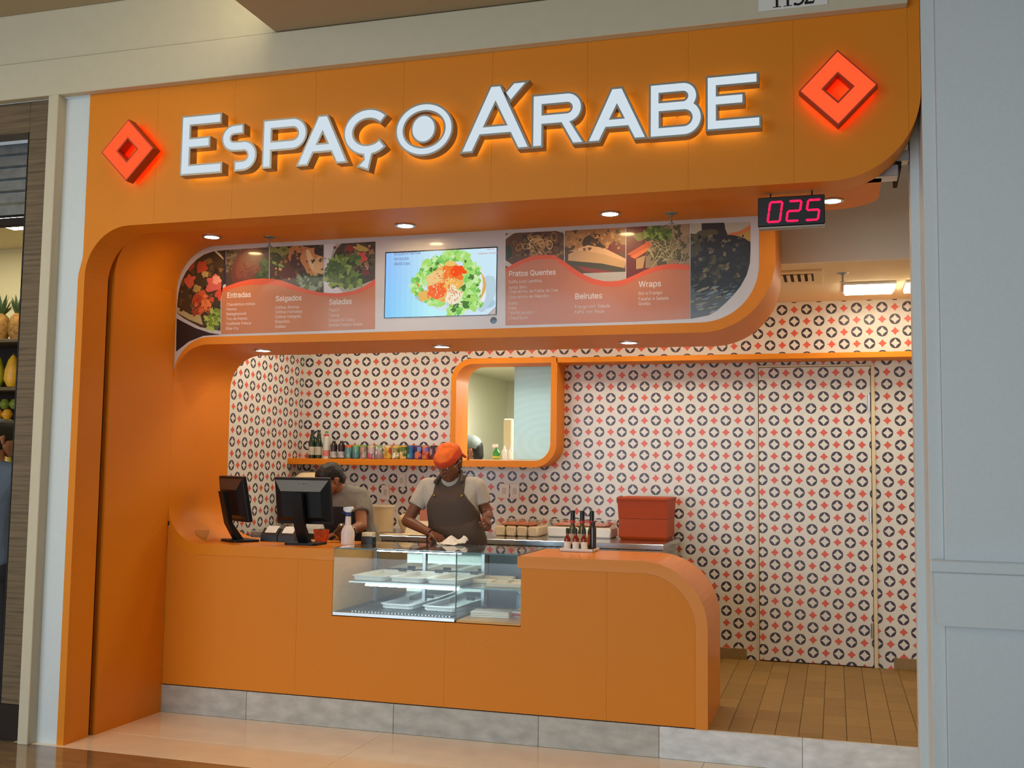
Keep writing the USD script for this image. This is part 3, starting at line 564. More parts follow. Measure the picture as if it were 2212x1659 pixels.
# meat and salad photos
cB = kp((564, 288), (1012, 258), (1012, 700), (564, 720)).intersection(top_l)
lb_ = [(kp((500, 200), (1100, 200), (1100, 800), (500, 800)), (66, 52, 40))]
for k in range(60): lb_.append((bl(K, rr.uniform(560, 760), rr.uniform(280, 520), rr.uniform(8, 22), None, k, .5), rr.choice([(96, 84, 66), (120, 104, 82), (70, 54, 40)])))
lb_ += [(bl(K, 790, 450, 150, 220, 4, .06, rot=-.55), (96, 44, 30)), (bl(K, 800, 430, 110, 170, 5, .06, rot=-.55), (112, 54, 36))]
for k in range(50): lb_.append((bl(K, rr.gauss(800, 60), rr.gauss(440, 90), rr.uniform(5, 11), None, k + 200, .4), rr.choice([(130, 66, 44), (84, 36, 26)])))
lb_ += greens(K, [(960, 420), (980, 520), (940, 560), (1000, 460)], 4.809, [(34, 66, 24), (60, 96, 34), (24, 44, 20)], 31, 46)
put('photo', lb_, cB, 'photograph of a brown meat croquette with parsley')
cC = kp((1020, 258), (1580, 232), (1580, 760), (1020, 720)).intersection(top_l)
lc = [(kp((900, 100), (1700, 100), (1700, 800), (900, 800)), (58, 40, 26)), (bl(K, 1130, 340, 130, 100, 2, .2), (126, 132, 60)), (bl(K, 1110, 400, 120, 60, 3, .2, rot=-.5), (40, 58, 22)), (kp((1050, 400), (1200, 460), (1180, 476), (1050, 430)), (150, 168, 90)), (bl(K, 1290, 410, 130, 110, 5, .15), (88, 50, 24)), (bl(K, 1330, 330, 130, 80, 6, .2), (190, 120, 62)), (bl(K, 1310, 400, 80, 75, 7, .15), (70, 36, 20)), (bl(K, 1480, 420, 120, 150, 8, .15, rot=.5), (200, 136, 76)), (bl(K, 1450, 400, 30, 120, 9, .1, rot=.4), (230, 190, 140)), (bl(K, 1530, 470, 60, 90, 10, .2), (222, 178, 120)), (bl(K, 1540, 290, 60, 50, 14, .3), (46, 32, 22)), (bl(K, 1150, 560, 150, 80, 11, .2), (66, 34, 26)), (bl(K, 1210, 540, 110, 50, 12, .25), (92, 46, 32))]
for k in range(50): lc.append((bl(K, rr.uniform(1030, 1580), rr.uniform(240, 600), rr.uniform(6, 18), None, 300 + k, .5), rr.choice([(120, 70, 36), (70, 44, 24), (160, 110, 60), (90, 84, 40), (210, 160, 100)])))
lc += greens(K, [(1360, 590), (1440, 600), (1400, 650), (1500, 660), (1540, 610)], 4.809, [(50, 86, 36), (28, 52, 26), (86, 120, 60), (150, 160, 140)], 61, 52)
put('photo', lc, cC, 'photograph of pastries, cucumber and parsley')
cD = kp((1590, 232), (2120, 200), (2116, 600), (2030, 660), (1900, 712), (1720, 740), (1588, 735)).intersection(top_l)
ld = [(kp((1500, 100), (2200, 100), (2200, 900), (1500, 900)), WHT), (bl(K, 1990, 420, 330, 330, 4, .05), (180, 176, 160)), (bl(K, 1960, 400, 280, 235, 5, .1), (70, 56, 34))]
for k in range(110): ld.append((bl(K, rr.gauss(1960, 110), rr.gauss(360, 95), rr.uniform(8, 26), None, 400 + k, .5), rr.choice([(120, 48, 34), (60, 44, 26), (150, 110, 70), (44, 36, 22), (86, 84, 34), (110, 70, 44), (190, 150, 110)])))
ld += [(bl(K, 1980, 370, 44, 50, 9, .25), (206, 70, 66)), (bl(K, 1860, 270, 40, 30, 10, .25), (150, 44, 34)), (bl(K, 1970, 270, 70, 30, 11, .3, rot=-.4), (190, 160, 76))]
ld += greens(K, [(1700, 420), (1760, 400), (1840, 420), (1900, 400), (1680, 480), (1640, 560), (1700, 610), (1780, 600), (1860, 560), (1760, 520), (1850, 630), (1930, 600), (1800, 460)], 4.809, GR, 77, 60)
put('photo', ld, cD, 'photograph of a salad plate on white')
# right half
wRT = [G_(1290, 575), G_(1370, 528), G_(1450, 490), G_(1520, 463), G_(1600, 448), G_(1680, 443), G_(1750, 445), G_(1820, 466)] + [R_(0, 618), R_(50, 646), R_(100, 680), R_(170, 730), R_(250, 780), R_(330, 812), R_(420, 832), R_(490, 834), R_(560, 828), R_(630, 806), R_(700, 775), R_(770, 741), R_(850, 710), R_(920, 692), R_(1000, 682), R_(1080, 684), R_(1168, 695)]
wRB = [G_(1290, 610), G_(1370, 568), G_(1450, 530), G_(1520, 504), G_(1600, 490), G_(1680, 484), G_(1750, 487), G_(1820, 508)] + [R_(0, 660), R_(50, 692), R_(100, 730), R_(170, 782), R_(250, 830), R_(330, 862), R_(420, 880), R_(490, 883), R_(560, 878), R_(630, 852), R_(700, 815), R_(770, 783), R_(850, 755), R_(920, 738), R_(1000, 730), R_(1080, 730), R_(1168, 740)]
put('text_panel', [(Polygon(wRB + [R_(1168, 1160), R_(700, 1185), G_(1290, 1120)]).buffer(0), (196, 120, 84)), (Polygon(wRT + wRB[::-1]).buffer(0), RED)], label='right orange text panel with a red wave edge')
top_r = Polygon(wRT + [R_(1200, 200), G_(1250, 150)]).buffer(0)
cE = gp((1292, 240), (1850, 212), (1850, 560), (1292, 620)).intersection(top_r)
le = [(gp((1200, 100), (2000, 100), (2000, 700), (1200, 700)), (44, 36, 26)), (bl(G_, 1580, 390, 330, 190, 3, .04, scale=4.424), (196, 190, 180)), (bl(G_, 1590, 385, 300, 165, 4, .06, scale=4.424), (92, 62, 32))]
for k in range(120): le.append((bl(G_, rr.gauss(1590, 120), rr.gauss(360, 62), rr.uniform(8, 20), None, 500 + k, .5, scale=4.424), rr.choice([(120, 84, 44), (70, 46, 24), (150, 108, 60), (54, 40, 24), (110, 92, 44)])))
for k in range(34):
    c = G_(rr.gauss(1620, 95), rr.gauss(340, 50)); r_ = rr.uniform(.012, .026)
    le.append((affinity.rotate(affinity.scale(Point(c).buffer(r_), 1.2, .8).difference(affinity.scale(Point(c).buffer(r_ * .78), 1.2, .8)), rr.uniform(0, 180)), rr.choice([(206, 160, 92), (176, 124, 64), (226, 186, 120)])))
le += [(bl(G_, 1310, 420, 40, 60, 6, .2, scale=4.424), (46, 60, 40))]
put('photo', le, cE, 'photograph of a rice and lentil dish with onion rings')
cF = rp((80, 395), (608, 366), (608, 860), (80, 760)).intersection(top_r)
lf = [(rp((0, 250), (700, 250), (700, 900), (0, 900)), (92, 66, 40)), (bl(R_, 340, 430, 330, 60, 2, .15, scale=4.02), (160, 112, 62)), (bl(R_, 180, 480, 130, 60, 3, .2, scale=4.02), (172, 126, 74)), (bl(R_, 360, 500, 110, 60, 4, .25, scale=4.02), (64, 50, 36)), (bl(R_, 520, 470, 110, 70, 5, .2, scale=4.02), (150, 106, 66)), (bl(R_, 540, 550, 100, 40, 15, .3, scale=4.02), (110, 44, 38)), (rp((110, 600), (280, 520), (420, 545), (612, 640), (600, 720), (400, 680), (110, 660)), (196, 158, 112)), (rp((110, 575), (280, 522), (430, 548), (612, 642), (610, 665), (420, 600), (250, 570)), (214, 174, 132)), (rp((110, 655), (400, 680), (610, 730), (580, 790), (300, 745), (130, 690)), (72, 70, 50)), (rp((180, 700), (560, 760), (520, 790), (250, 745)), (140, 60, 50)), (rp((240, 765), (640, 750), (640, 860), (240, 860)), (186, 180, 176))]
for k in range(60): lf.append((bl(R_, rr.uniform(90, 600), rr.uniform(390, 560), rr.uniform(5, 16), None, 600 + k, .5, scale=4.02), rr.choice([(190, 140, 84), (120, 84, 48), (150, 108, 64), (76, 60, 40)])))
put('photo', lf, cF, 'photograph of a toasted flat sandwich')
cG = rp((614, 365), (1166, 334), (1166, 760), (614, 860)).intersection(top_r)
lg = [(rp((500, 250), (1300, 250), (1300, 900), (500, 900)), (104, 28, 24)), (rp((800, 300), (1300, 300), (1300, 720), (780, 720)), (150, 124, 96)), (bl(R_, 1060, 380, 90, 60, 3, .2, scale=4.02), (170, 140, 106))]
for k in range(90): lg.append((bl(R_, rr.gauss(960, 85), rr.gauss(540, 80), rr.uniform(8, 30), None, 700 + k, .55, scale=4.02), rr.choice([(92, 84, 44), (120, 110, 66), (66, 64, 34), (146, 132, 84), (80, 76, 46)])))
for k in range(46):
    a = rr.uniform(0, 3.1); c = np.array(R_(rr.gauss(950, 80), rr.gauss(560, 70))); d_ = np.array([math.cos(a), math.sin(a)]) * rr.uniform(.02, .05)
    lg.append((LineString([c - d_, c + d_ * .2 + [.006, .006], c + d_]).buffer(.0018), rr.choice([(176, 162, 110), (140, 130, 80), (196, 180, 130)])))
lg += [(rp((620, 600), (820, 480), (830, 530), (680, 620)), (206, 92, 40)), (rp((650, 620), (800, 540), (800, 570), (690, 640)), (226, 118, 60)), (rp((700, 640), (780, 610), (760, 720), (700, 730)), (190, 150, 100)), (bl(R_, 760, 440, 70, 30, 5, .3, scale=4.02), (120, 120, 60))]
lg += greens(R_, [(850, 380), (900, 420), (820, 430), (960, 430)], 4.02, GR, 91, 40)
put('photo', lg, cG, 'photograph of carrots and sprouts in a wrap')
cH = Polygon([R_(*p) for p in [(1172, 334), (1694, 318), (1694, 560), (1688, 680), (1660, 780), (1605, 880), (1540, 960), (1470, 1030), (1400, 1090), (1330, 1130), (1172, 1162)]]).buffer(0)
lh = [(rp((1000, 200), (1900, 200), (1900, 1300), (1000, 1300)), (46, 42, 32)), (rp((1160, 300), (1720, 300), (1720, 520), (1500, 440), (1160, 420)), (188, 180, 160)), (rp((1430, 460), (1700, 380), (1700, 620), (1600, 520)), (196, 152, 62)), (rp((1440, 430), (1600, 400), (1700, 340), (1700, 380), (1600, 430), (1470, 450)), (216, 118, 58)), (rp((1160, 820), (1400, 900), (1560, 900), (1560, 960), (1330, 1180), (1160, 1200)), (84, 92, 96))]
for k, (x, y, r, r2, c) in enumerate([(1380, 420, 80, 110, (34, 32, 22)), (1290, 460, 110, 60, (86, 78, 46)), (1360, 540, 120, 70, (120, 108, 76)), (1460, 560, 160, 120, (24, 24, 20)), (1600, 580, 80, 90, (20, 22, 20)), (1210, 620, 70, 110, (70, 66, 44)), (1330, 700, 150, 110, (18, 18, 18)), (1480, 740, 70, 50, (112, 104, 64)), (1390, 790, 100, 60, (66, 66, 46)), (1560, 760, 90, 90, (24, 26, 28)), (1300, 840, 150, 70, (22, 24, 28)), (1500, 880, 110, 60, (28, 32, 38))]): lh.append((bl(R_, x, y, r, r2, 20 + k, .3, scale=4.02), c))
for k in range(150): lh.append((bl(R_, rr.uniform(1180, 1640), rr.uniform(440, 880), rr.uniform(5, 17), None, 800 + k, .55, scale=4.02), rr.choice([(40, 38, 28), (20, 20, 18), (86, 80, 56), (120, 112, 82), (56, 54, 36), (30, 32, 34)])))
for k in range(60): lh.append((bl(R_, rr.uniform(1180, 1560), rr.uniform(870, 1110), rr.uniform(14, 36), rr.uniform(4, 9), 900 + k, .4, rot=.25, scale=4.02), rr.choice([(60, 84, 112), (112, 140, 166), (52, 62, 72), (140, 138, 120), (86, 96, 100)])))
put('photo', lh, cH, 'photograph of dark stuffed vine leaves with rounded right corner')
# lettering
M['menu_text'] = mat('menu_lettering_white', (236, 226, 222), .5)
def words(name, t, px, h, bold=False, sq=1.0): part(mb, name, text_poly_mesh(t, px[0], px[1], h, YP - .0004, bold, .0004, sq), M['menu_text'], label=None, smooth=False)
HH = .033
for t, p in (('Entradas', K(575, 785)), ('Salgados', K(1080, 820)), ('Saladas', K(1635, 855)), ('Pratos Quentes', G_(1320, 650)), ('Beirutes', R_(165, 990)), ('Wraps', R_(720, 885))): words('heading', t, p, HH if t != 'Pratos Quentes' else .031, True, .95)
def lines(items, x, zs, h=.0185):
    for t, z in zip(items, zs): words('menu_line', t, (x, z - .002), h, False, .92)
lines(['Charutinhos mistos', 'Homus', 'Babaghanush', 'Trio de Pastas', 'Coalhada Fresca', 'Kibe Cru'], -3.79, [2.627, 2.597, 2.565, 2.533, 2.502, 2.470])
lines(['Esfihas Abertas', 'Esfihas Fechadas', 'Esfihas Integrais', 'Kiberritos', 'Quibes'], -3.43, [2.596, 2.567, 2.536, 2.505, 2.473])
lines(['Fatuch', 'Tabule', 'Salada de Grãos', 'Salada Espaço Árabe'], -3.05, [2.568, 2.534, 2.503, 2.473])
lines(['Kafta com Lentilha', 'Arroz Sírio', 'Charutinho de Folha de Uva', 'Charutinho de Repolho', 'Kafta', 'Kibe', 'Falafel assado', 'Chancliche'], -1.862, [2.702, 2.667, 2.642, 2.610, 2.572, 2.543, 2.515, 2.483])
lines(['Frango com Salada', 'Kafta com Pasta'], -1.454, [2.538, 2.508]); lines(['Boi e Frango', 'Falafel e Salada', 'Queijo'], -1.075, [2.605, 2.572, 2.545])
t = unary_union([Point(art(1066, 692)).buffer(.021)]); c = art(1066, 692)
put('round_mark', [(t, (30, 32, 44)), (t.intersection(sbox(c[0] - .012, c[1] - .03, c[0] + .03, c[1] - .001)), (76, 112, 150))], label='small dark round mark under the screen')

# the screen
tv = thing('screen', 'lit screen in the menu board showing a green salad plate on pale blue', 'screen', (-2.3, Y0, 2.52))
X0, X1, Z0, Z1 = -2.664, -1.940, 2.515, 2.921
part(tv, 'bezel', exY(sbox(X0 - .006, Z0 - .003, X1 + .004, Z1 + .007), Y0 - .001, Y0 + .0019), M['dark'])
def tz(px, py):
    u = (px - 120) / 1945; top = 215 - 105 * u; bot = 1365 - 105 * u; return (X0 + u * (X1 - X0), Z1 - (py - top) / (bot - top) * (Z1 - Z0))
def tb(x, y, r, ry=None, seed=0, wob=.25, rot=0, n=24): c = tz(x, y); return blob(c[0], c[1], r * .000372, (ry or r) * .000353, seed, wob, n, rot)
ly = []
for i in range(20):
    for j in range(8):
        u, v = (i + .5) / 20, (j + .5) / 8; f = min(1, u * 2.4)
        c = np.array([150, 196, 255]) * (1 - f) + np.array([206, 238, 252]) * f + np.array([-14, 10, 2]) * v * (1 if u < .7 else -.4)
        ly.append((sbox(X0 + (X1 - X0) * i / 20, Z1 - (Z1 - Z0) * (j + 1) / 8, X0 + (X1 - X0) * (i + 1) / 20, Z1 - (Z1 - Z0) * j / 8), tuple(np.clip(c, 0, 255))))
rs_ = random.Random(11)
ly += [(tb(1350, 1010, 700, 170, 1, .08, -.12), (172, 206, 222)), (tb(1890, 900, 150, 330, 2, .08, -.35), (190, 214, 226)), (tb(1270, 760, 600, 470, 3, .06), (214, 232, 244)), (tb(1760, 790, 130, 330, 4, .04, .08), (236, 240, 246)), (Polygon([tz(*p) for p in [(1790, 510), (1860, 620), (1895, 740), (1880, 860), (1830, 960), (1760, 1050), (1820, 900), (1840, 760), (1830, 640)]]), (226, 178, 96))]
PG = [(168, 226, 122), (140, 210, 100), (190, 236, 150), (122, 190, 92), (176, 222, 110), (208, 240, 170)]
ring_ = [(1230, 290, 130), (1380, 250, 110), (1480, 260, 110), (1050, 380, 130), (880, 440, 120), (820, 560, 110), (760, 680, 120), (680, 760, 110), (680, 860, 90), (740, 900, 80), (1600, 470, 130), (1680, 520, 110), (1560, 620, 140), (1640, 720, 130), (1600, 850, 140), (1700, 900, 100), (1540, 960, 140), (1480, 1080, 150), (1650, 1080, 120), (1380, 1170, 120), (1300, 1230, 80), (1420, 760, 100), (980, 1030, 110), (880, 1010, 90), (1100, 1060, 90), (1780, 1090, 60), (1270, 180, 70), (1180, 420, 90)]
for k, (x, y, r) in enumerate(ring_):
    ly.append((tb(x, y, r, None, k, .35, n=30), PG[k % 6]))
for k, (x, y, r) in enumerate(ring_):
    for q in range(6): a = q * 1.05 + k; ly.append((tb(x + r * .72 * math.cos(a), y + r * .68 * math.sin(a), r * rs_.uniform(.28, .5), None, 60 + k * 6 + q, .5), PG[(k + q * 2) % 6]))
for x, y, r in [(1640, 620, 46), (1530, 350, 24), (1500, 810, 52), (1540, 1100, 70), (1380, 1120, 50), (1340, 1200, 44), (1600, 960, 30), (1040, 390, 26), (930, 500, 36), (1010, 510, 40), (1740, 760, 24)]: ly.append((tb(x, y, r, None, int(x), .4), (84, 128, 66)))
ly += [(tb(1180, 720, 330, 300, 5, .15, .5), (236, 186, 104)), (tb(1000, 650, 170, 110, 6, .2, .5), (244, 204, 138)), (tb(830, 960, 130, 90, 7, .2, .3), (236, 186, 100)), (tb(1320, 560, 200, 150, 8, .2), (246, 122, 52)), (tb(1400, 520, 120, 100, 9, .3), (250, 84, 34)), (tb(1040, 880, 180, 120, 10, .3), (248, 112, 66)), (tb(1090, 780, 90, 60, 11, .3), (252, 98, 48)), (tb(1300, 760, 140, 110, 12, .2), (250, 190, 84)), (tb(1330, 960, 130, 160, 13, .2), (244, 234, 206)), (tb(1270, 390, 100, 46, 14, .1), (240, 200, 110))]
for k in range(150):
    x, y = rs_.gauss(1190, 150), rs_.gauss(740, 140); ly.append((tb(x, y, rs_.uniform(10, 30), rs_.uniform(5, 12), 200 + k, .4, rs_.uniform(0, 3.1)), rs_.choice([(248, 140, 70), (250, 176, 92), (240, 210, 150), (246, 96, 46), (226, 150, 70), (250, 226, 180)])))
for k in range(40):
    x, y = rs_.gauss(1340, 60), rs_.gauss(930, 110); ly.append((tb(x, y, rs_.uniform(20, 50), rs_.uniform(4, 8), 400 + k, .3, rs_.uniform(0, 3.1)), rs_.choice([(250, 244, 226), (240, 220, 180), (214, 120, 70)])))
sc = sbox(X0, Z0, X1, Z1).intersection(Polygon([(X0, Z0), (X1 - .055, Z0), (X1, Z0 + .048), (X1, Z1), (X0, Z1)]))
m_, c_ = flat_print([(p.buffer(0).intersection(sc), c) for p, c in ly], Y0 - .0014); part(tv, 'lit_picture', m_, M['tv_glow'], smooth=False, col=c_)
part(tv, 'corner_tag', exY(Polygon([(X1 - .055, Z0), (X1, Z0), (X1, Z0 + .048)]), Y0 - .0015, Y0 - .0008), M['board'])
M['tv_text'] = glow('screen_text_grey', (120, 130, 160), .9); M['tv_red'] = glow('screen_text_red', (226, 120, 130), .9)
for t, p in (('experimente', tz(262, 252)), ('nossas', tz(262, 342)), ('delícias', tz(262, 432))): part(tv, 'caption', text_poly_mesh(t, p[0], p[1], .021, Y0 - .0016, squeeze=1.05), M['tv_text'], smooth=False)
p = tz(1745, 228); part(tv, 'caption', text_poly_mesh('espaço árabe', p[0], p[1], .011, Y0 - .0016, squeeze=1.3), M['tv_red'], smooth=False)
p = tz(1895, 150); part(tv, 'caption', text_poly_mesh('sabores', p[0], p[1], .010, Y0 - .0016), M['tv_red'], smooth=False)

# ------------------------------------------------------------------ the glass display case
dc = thing('display_case', 'glass food display case set into the counter, with lit shelf', 'display case', (-2.37, 1.2, .672))
M['case_wood'] = mat('case_side_laminate', (224, 172, 96), .45, noise=.06, nscale=14, stretch=(1, 1, 4))
XL, XM, XR, ZB, ZT, YA, YZ = -2.972, -2.166, -1.764, .676, 1.083, .893, 1.50
part(dc, 'base', bx(XL, XM - .005, YA + .026, YZ, ZB, ZB + .022, .002), mat('dark_case_floor', (74, 74, 66), .4)); part(dc, 'front_sill', bx(XL, XM - .005, YA, YA + .025, ZB, ZB + .022, .002), M['alu']); part(dc, 'base', bx(XM + .005, XR, YA, YZ, ZB, ZB + .012, .002), M['case_wood'])
part(dc, 'side_panel', bx(XL - .006, XL, YA + .004, YZ, ZB, ZT - .003, .001), M['case_wood']); part(dc, 'side_panel', bx(XR, XR + .006, YA + .004, YZ, ZB, ZT - .003, .001), M['case_wood'])
for x0, x1, z0 in ((XL, XM - .003, ZB + .022), (XM + .003, XR, ZB + .012)):
    part(dc, 'front_glass', bx(x0, x1, YA, YA + .006, z0, ZT - .002, .001), M['pane'])
    part(dc, 'glass_edge', join(bx(x0, x1, YA - .0006, YA + .0066, ZT - .003, ZT - .0018, 0)), M['edge'])
part(dc, 'top_glass', bx(XL, XM - .002, YA, YZ - .01, ZT, ZT + .008, .001), M['pane']); part(dc, 'top_glass', bx(XM + .002, XR - .02, YA, YZ - .01, ZT, ZT + .008, .001), M['pane'])
part(dc, 'glass_edge', bx(XL, XR - .02, YA - .001, YA - .0002, ZT + .0005, ZT + .0075, 0), M['edge'], label='dark green front edge of the glass top')
part(dc, 'divider_glass', bx(XM - .002, XM + .002, YA + .007, YZ - .02, ZB + .022, ZT - .002, .0005), M['pane']); part(dc, 'glass_edge', bx(XM - .003, XM + .003, YA - .001, YA + .0065, ZB + .012, ZT, 0), M['edge'])
part(dc, 'shelf', bx(XL + .06, XM - .006, .985, 1.46, .868, .880, .002), M['alu']); part(dc, 'shelf', bx(XM + .006, XR - .006, .97, 1.46, .868, .876, .001), M['pane'], label='glass shelf of the right compartment')
part(dc, 'glass_edge', bx(XM + .006, XR - .006, .968, .9698, .8675, .8765, 0), M['edge'])
part(dc, 'led_strip', bx(-2.80, XM - .02, .988, 1.012, .852, .866, .002), M['led'], label='glowing strip under the shelf'); part(dc, 'led_strip', bx(-2.74, XM - .02, 1.02, 1.044, ZT - .018, ZT - .004, .002), M['led'], label='glowing strip under the glass top')
for x in (-2.955, -2.60, -2.19): part(dc, 'rear_upright', bx(x - .012, x + .012, YZ - .03, YZ - .012, ZB + .022, ZT - .002, .002), M['alu'])
part(dc, 'rear_rail', bx(XL + .002, XM - .006, YZ - .032, YZ - .01, ZT - .03, ZT - .003, .002), M['dark'])
M['mirror'] = mat('tinted_mirror_glass', (170, 170, 160), .03, metal=1)
part(dc, 'rear_door', bx(-2.943, -2.613, YZ - .012, YZ - .006, ZB + .024, ZT - .03, .001), M['mirror']); part(dc, 'rear_door', bx(-2.587, -2.203, YZ - .012, YZ - .006, ZB + .024, ZT - .03, .001), M['mirror'])
part(dc, 'rear_door', bx(XM + .01, XR - .004, YZ - .012, YZ - .006, ZB + .014, ZT - .004, .001), mat('dark_glass', (16, 19, 21), .2), label='dark rear pane of the right compartment')
part(dc, 'wire_grille', join(*[bx(-2.86 + k * .022, -2.85 + k * .022, .93, 1.42, ZB + .0225, ZB + .029, 0) for k in range(30)]), M['alu'], kind='stuff')
def tray_meshes(w=.236, d=.44, h=.032):
    o = rrect(-w / 2, w / 2, -d / 2, d / 2, .035); i = rrect(-w / 2 + .012, w / 2 - .012, -d / 2 + .012, d / 2 - .012, .028); b = rrect(-w / 2 + .02, w / 2 - .02, -d / 2 + .02, d / 2 - .02, .025)
    return join(exZ(o.difference(i), h - .006, h), exZ(i.buffer(.001).difference(b), .004, h - .002), exZ(b.buffer(.002), 0, .006))
M['tray'] = mat('white_tray_melamine', (238, 240, 234), .3, coat=.3)
def tray(x, y, z, lb, group, rot=0, tilt=0):
    t = thing('serving_tray', lb, 'tray', (x, y, z), rot, group); m = tray_meshes()
    part(t, 'dish', m, M['tray'], world=False, smooth=40)
    part(t, 'price_tag', bx(.02, .075, .185, .192, .026, .048, .001), M['dark'], world=False, label='small black tag')
    return t
for x, lb in ((-2.785, 'left'), (-2.53, 'middle'), (-2.285, 'right')): tray(x, 1.225, .881, f'empty white rectangular tray, {lb} of three on the lit upper shelf of the case', 'empty trays on the upper shelf of the case', -3)
for x, lb in ((-2.62, 'left'), (-2.335, 'right')): tray(x, 1.30, ZB + .030, f'empty white tray with rounded corners, {lb} of two on the bottom of the case', 'empty trays at the bottom of the case', -3)
M['paper'] = mat('white_paper', (238, 236, 230), .7); M['cream_card'] = mat('cream_card', (226, 214, 184), .6)
for x, y, rz, lb in ((-2.07, 1.34, 8, 'rear'), (-1.92, 1.18, 4, 'front')):
    t = thing('serving_tray', f'small cream tray, {lb} of two on the glass shelf of the right compartment', 'tray', (x, y, .877), rz, 'cream trays in the right compartment')
    part(t, 'dish', join(bx(-.12, .12, -.13, .13, 0, .008, .003), bx(-.12, .12, -.13, -.12, .006, .024, .002), bx(-.12, .12, .12, .13, .006, .024, .002), bx(-.12, -.11, -.13, .13, .006, .024, .002), bx(.11, .12, -.13, .13, .006, .024, .002)), M['cream_card'], world=False)
t = thing('napkin_pack', 'white packet of napkins lying on the bottom of the right compartment', 'napkins', (-2.0, 1.12, ZB + .013), 5)
for k in range(3): part(t, 'packet', bx(-.13, .11, -.07, .07, k * .0125, k * .0125 + .012, .004), M['paper'], world=False)
t = thing('napkin_pack', 'second white packet with red print at the right of the bottom compartment', 'napkins', (-1.845, 1.22, ZB + .013), -8)
part(t, 'packet', bx(-.06, .06, -.09, .09, 0, .035, .006), M['paper'], world=False); part(t, 'red_print', bx(-.03, .04, -.0905, -.0895, .008, .026, 0), mat('red_print', (190, 50, 40), .5), world=False)
M['clear_plastic'] = glass('clear_plastic', (.86, .9, .94), 1.4)
for x, h, lb in ((-1.905, .15, 'larger'), (-1.83, .11, 'smaller')):
    t = thing('jar', f'{lb} blue-white jar standing at the back of the right compartment', 'jar', (x, 1.40, ZB + .013)); part(t, 'body', lathe([(0, 0), (.03, 0), (.034, .01), (.032, h * .6), (.02, h * .78), (0, h * .78)]), mat(f'jar_blue_{lb}', (128, 158, 190), .25), world=False)
    part(t, 'lid', lathe([(0, h * .78), (.022, h * .78), (.022, h * .95), (0, h * .95)]), M['white_plastic'], world=False)

# ------------------------------------------------------------------ things on the front counter
ZC = 1.0805
def rotz(m, deg, at=(0, 0, 0)):
    m = tm(m).copy(); m.apply_transform(trimesh.transformations.rotation_matrix(math.radians(deg), (0, 0, 1), at)); return m
M['mon'] = mat('monitor_black_plastic', (14, 18, 22), .45, spec=.3); M['mon_hi'] = mat('monitor_back_bevel', (38, 50, 58), .3, coat=.2)
def monitor(x, y, yaw, w, label, tilt=11, mark=True):
    t = thing('monitor', label, 'monitor', (x, y, ZC), yaw)
    h, z0 = .305, .135
    def tl(m):
        m = tm(m).copy(); m.apply_transform(trimesh.transformations.rotation_matrix(math.radians(tilt), (1, 0, 0), (0, 0, z0))); return m
    part(t, 'panel', tl(bx(-w / 2, w / 2, -.012, .018, z0, z0 + h, .004)), M['mon'], world=False)
    a, b = np.array([[-w / 2 + .006, -.012, z0 + h - .012], [w / 2 - .006, -.012, z0 + h - .012], [w / 2 - .006, -.012, z0 + .02], [-w / 2 + .006, -.012, z0 + .02]]), np.array([[-w / 2 + .055, -.04, z0 + h - .085], [w / 2 - .055, -.04, z0 + h - .085], [w / 2 - .055, -.04, z0 + .05], [-w / 2 + .055, -.04, z0 + .05]])
    part(t, 'back_shell', tl(Manifold.hull_points(np.vstack([a, b]))), M['mon'], world=False, smooth=False)
    part(t, 'back_bevel', tl(Manifold.hull_points(np.vstack([a[:2] + [0, -.0012, -.003], a[:2] + [0, -.002, -.003], b[:2] + [0, -.002, .002], b[:2] + [0, -.0008, .002]]))), M['mon_hi'], world=False, smooth=False)
    part(t, 'display', tl(bx(-w / 2 + .015, w / 2 - .015, .0181, .0186, z0 + .015, z0 + h - .015, 0)), mat('monitor_screen_%d' % len(used), (60, 80, 110), .2, emit=.25), world=False)
    if mark: 
        m = meshkit.text_mesh('VEC', .022, .0006, True); v = m.vertices
        part(t, 'maker_mark', tl(trimesh.Trimesh(np.c_[v[:, 0] * 1.1 - .03, -.0262 - v[:, 2], z0 + h - .05 + v[:, 1]], m.faces)), mat('mark_grey', (150, 160, 165), .5), world=False, label='grey lettering', smooth=False)
    pr = Polygon([(-.055, .165 + z0), (-.035, .165 + z0), (-.035, .03 + z0), (.04, .012), (.075, .012), (-.03, .03), (-.055, .02 + z0)])
    nk = Polygon([(-.135, .335), (-.10, .335), (-.055, .12), (.03, .01), (-.02, .01), (-.085, .12)])
    part(t, 'stand_neck', exX(nk, -.037, .037), M['mon'], world=False, smooth=20)
    part(t, 'base', exZ(rrect(-.115, .115, -.08, .11, .03), 0, .014), M['mon'], world=False, smooth=30)
    return t
monitor(-3.305, 1.14, 0, .395, 'black monitor seen from behind, the right one of two beside the bending man')
monitor(-3.83, 1.19, -34, .37, 'black monitor turned away, the left one of two next to the orange side panel', mark=False)
M['printer'] = mat('printer_dark_blue', (30, 40, 50), .4)
def receipt(x, y, lb):
    t = thing('receipt_printer', lb, 'printer', (x, y, ZC), 0, 'receipt printers on the counter')
    part(t, 'body', exX(Polygon([(-.07, 0), (.07, 0), (.07, .085), (-.02, .085), (-.07, .04)]), -.062, .062), M['printer'], world=False)
    part(t, 'paper', exX(Polygon([(-.052, .058), (-.02, .0865), (.01, .1), (.01, .098), (-.018, .0845)]), -.042, .042), M['paper'], world=False, label='white paper strip')
receipt(-3.645, 1.34, 'dark receipt printer with white paper, left of two between the monitors'); receipt(-3.51, 1.33, 'dark receipt printer with white paper, right of two between the monitors')
t = thing('acrylic_holder', 'thin clear acrylic holder leaning behind the left monitor', 'holder', (-4.0, 1.05, ZC))
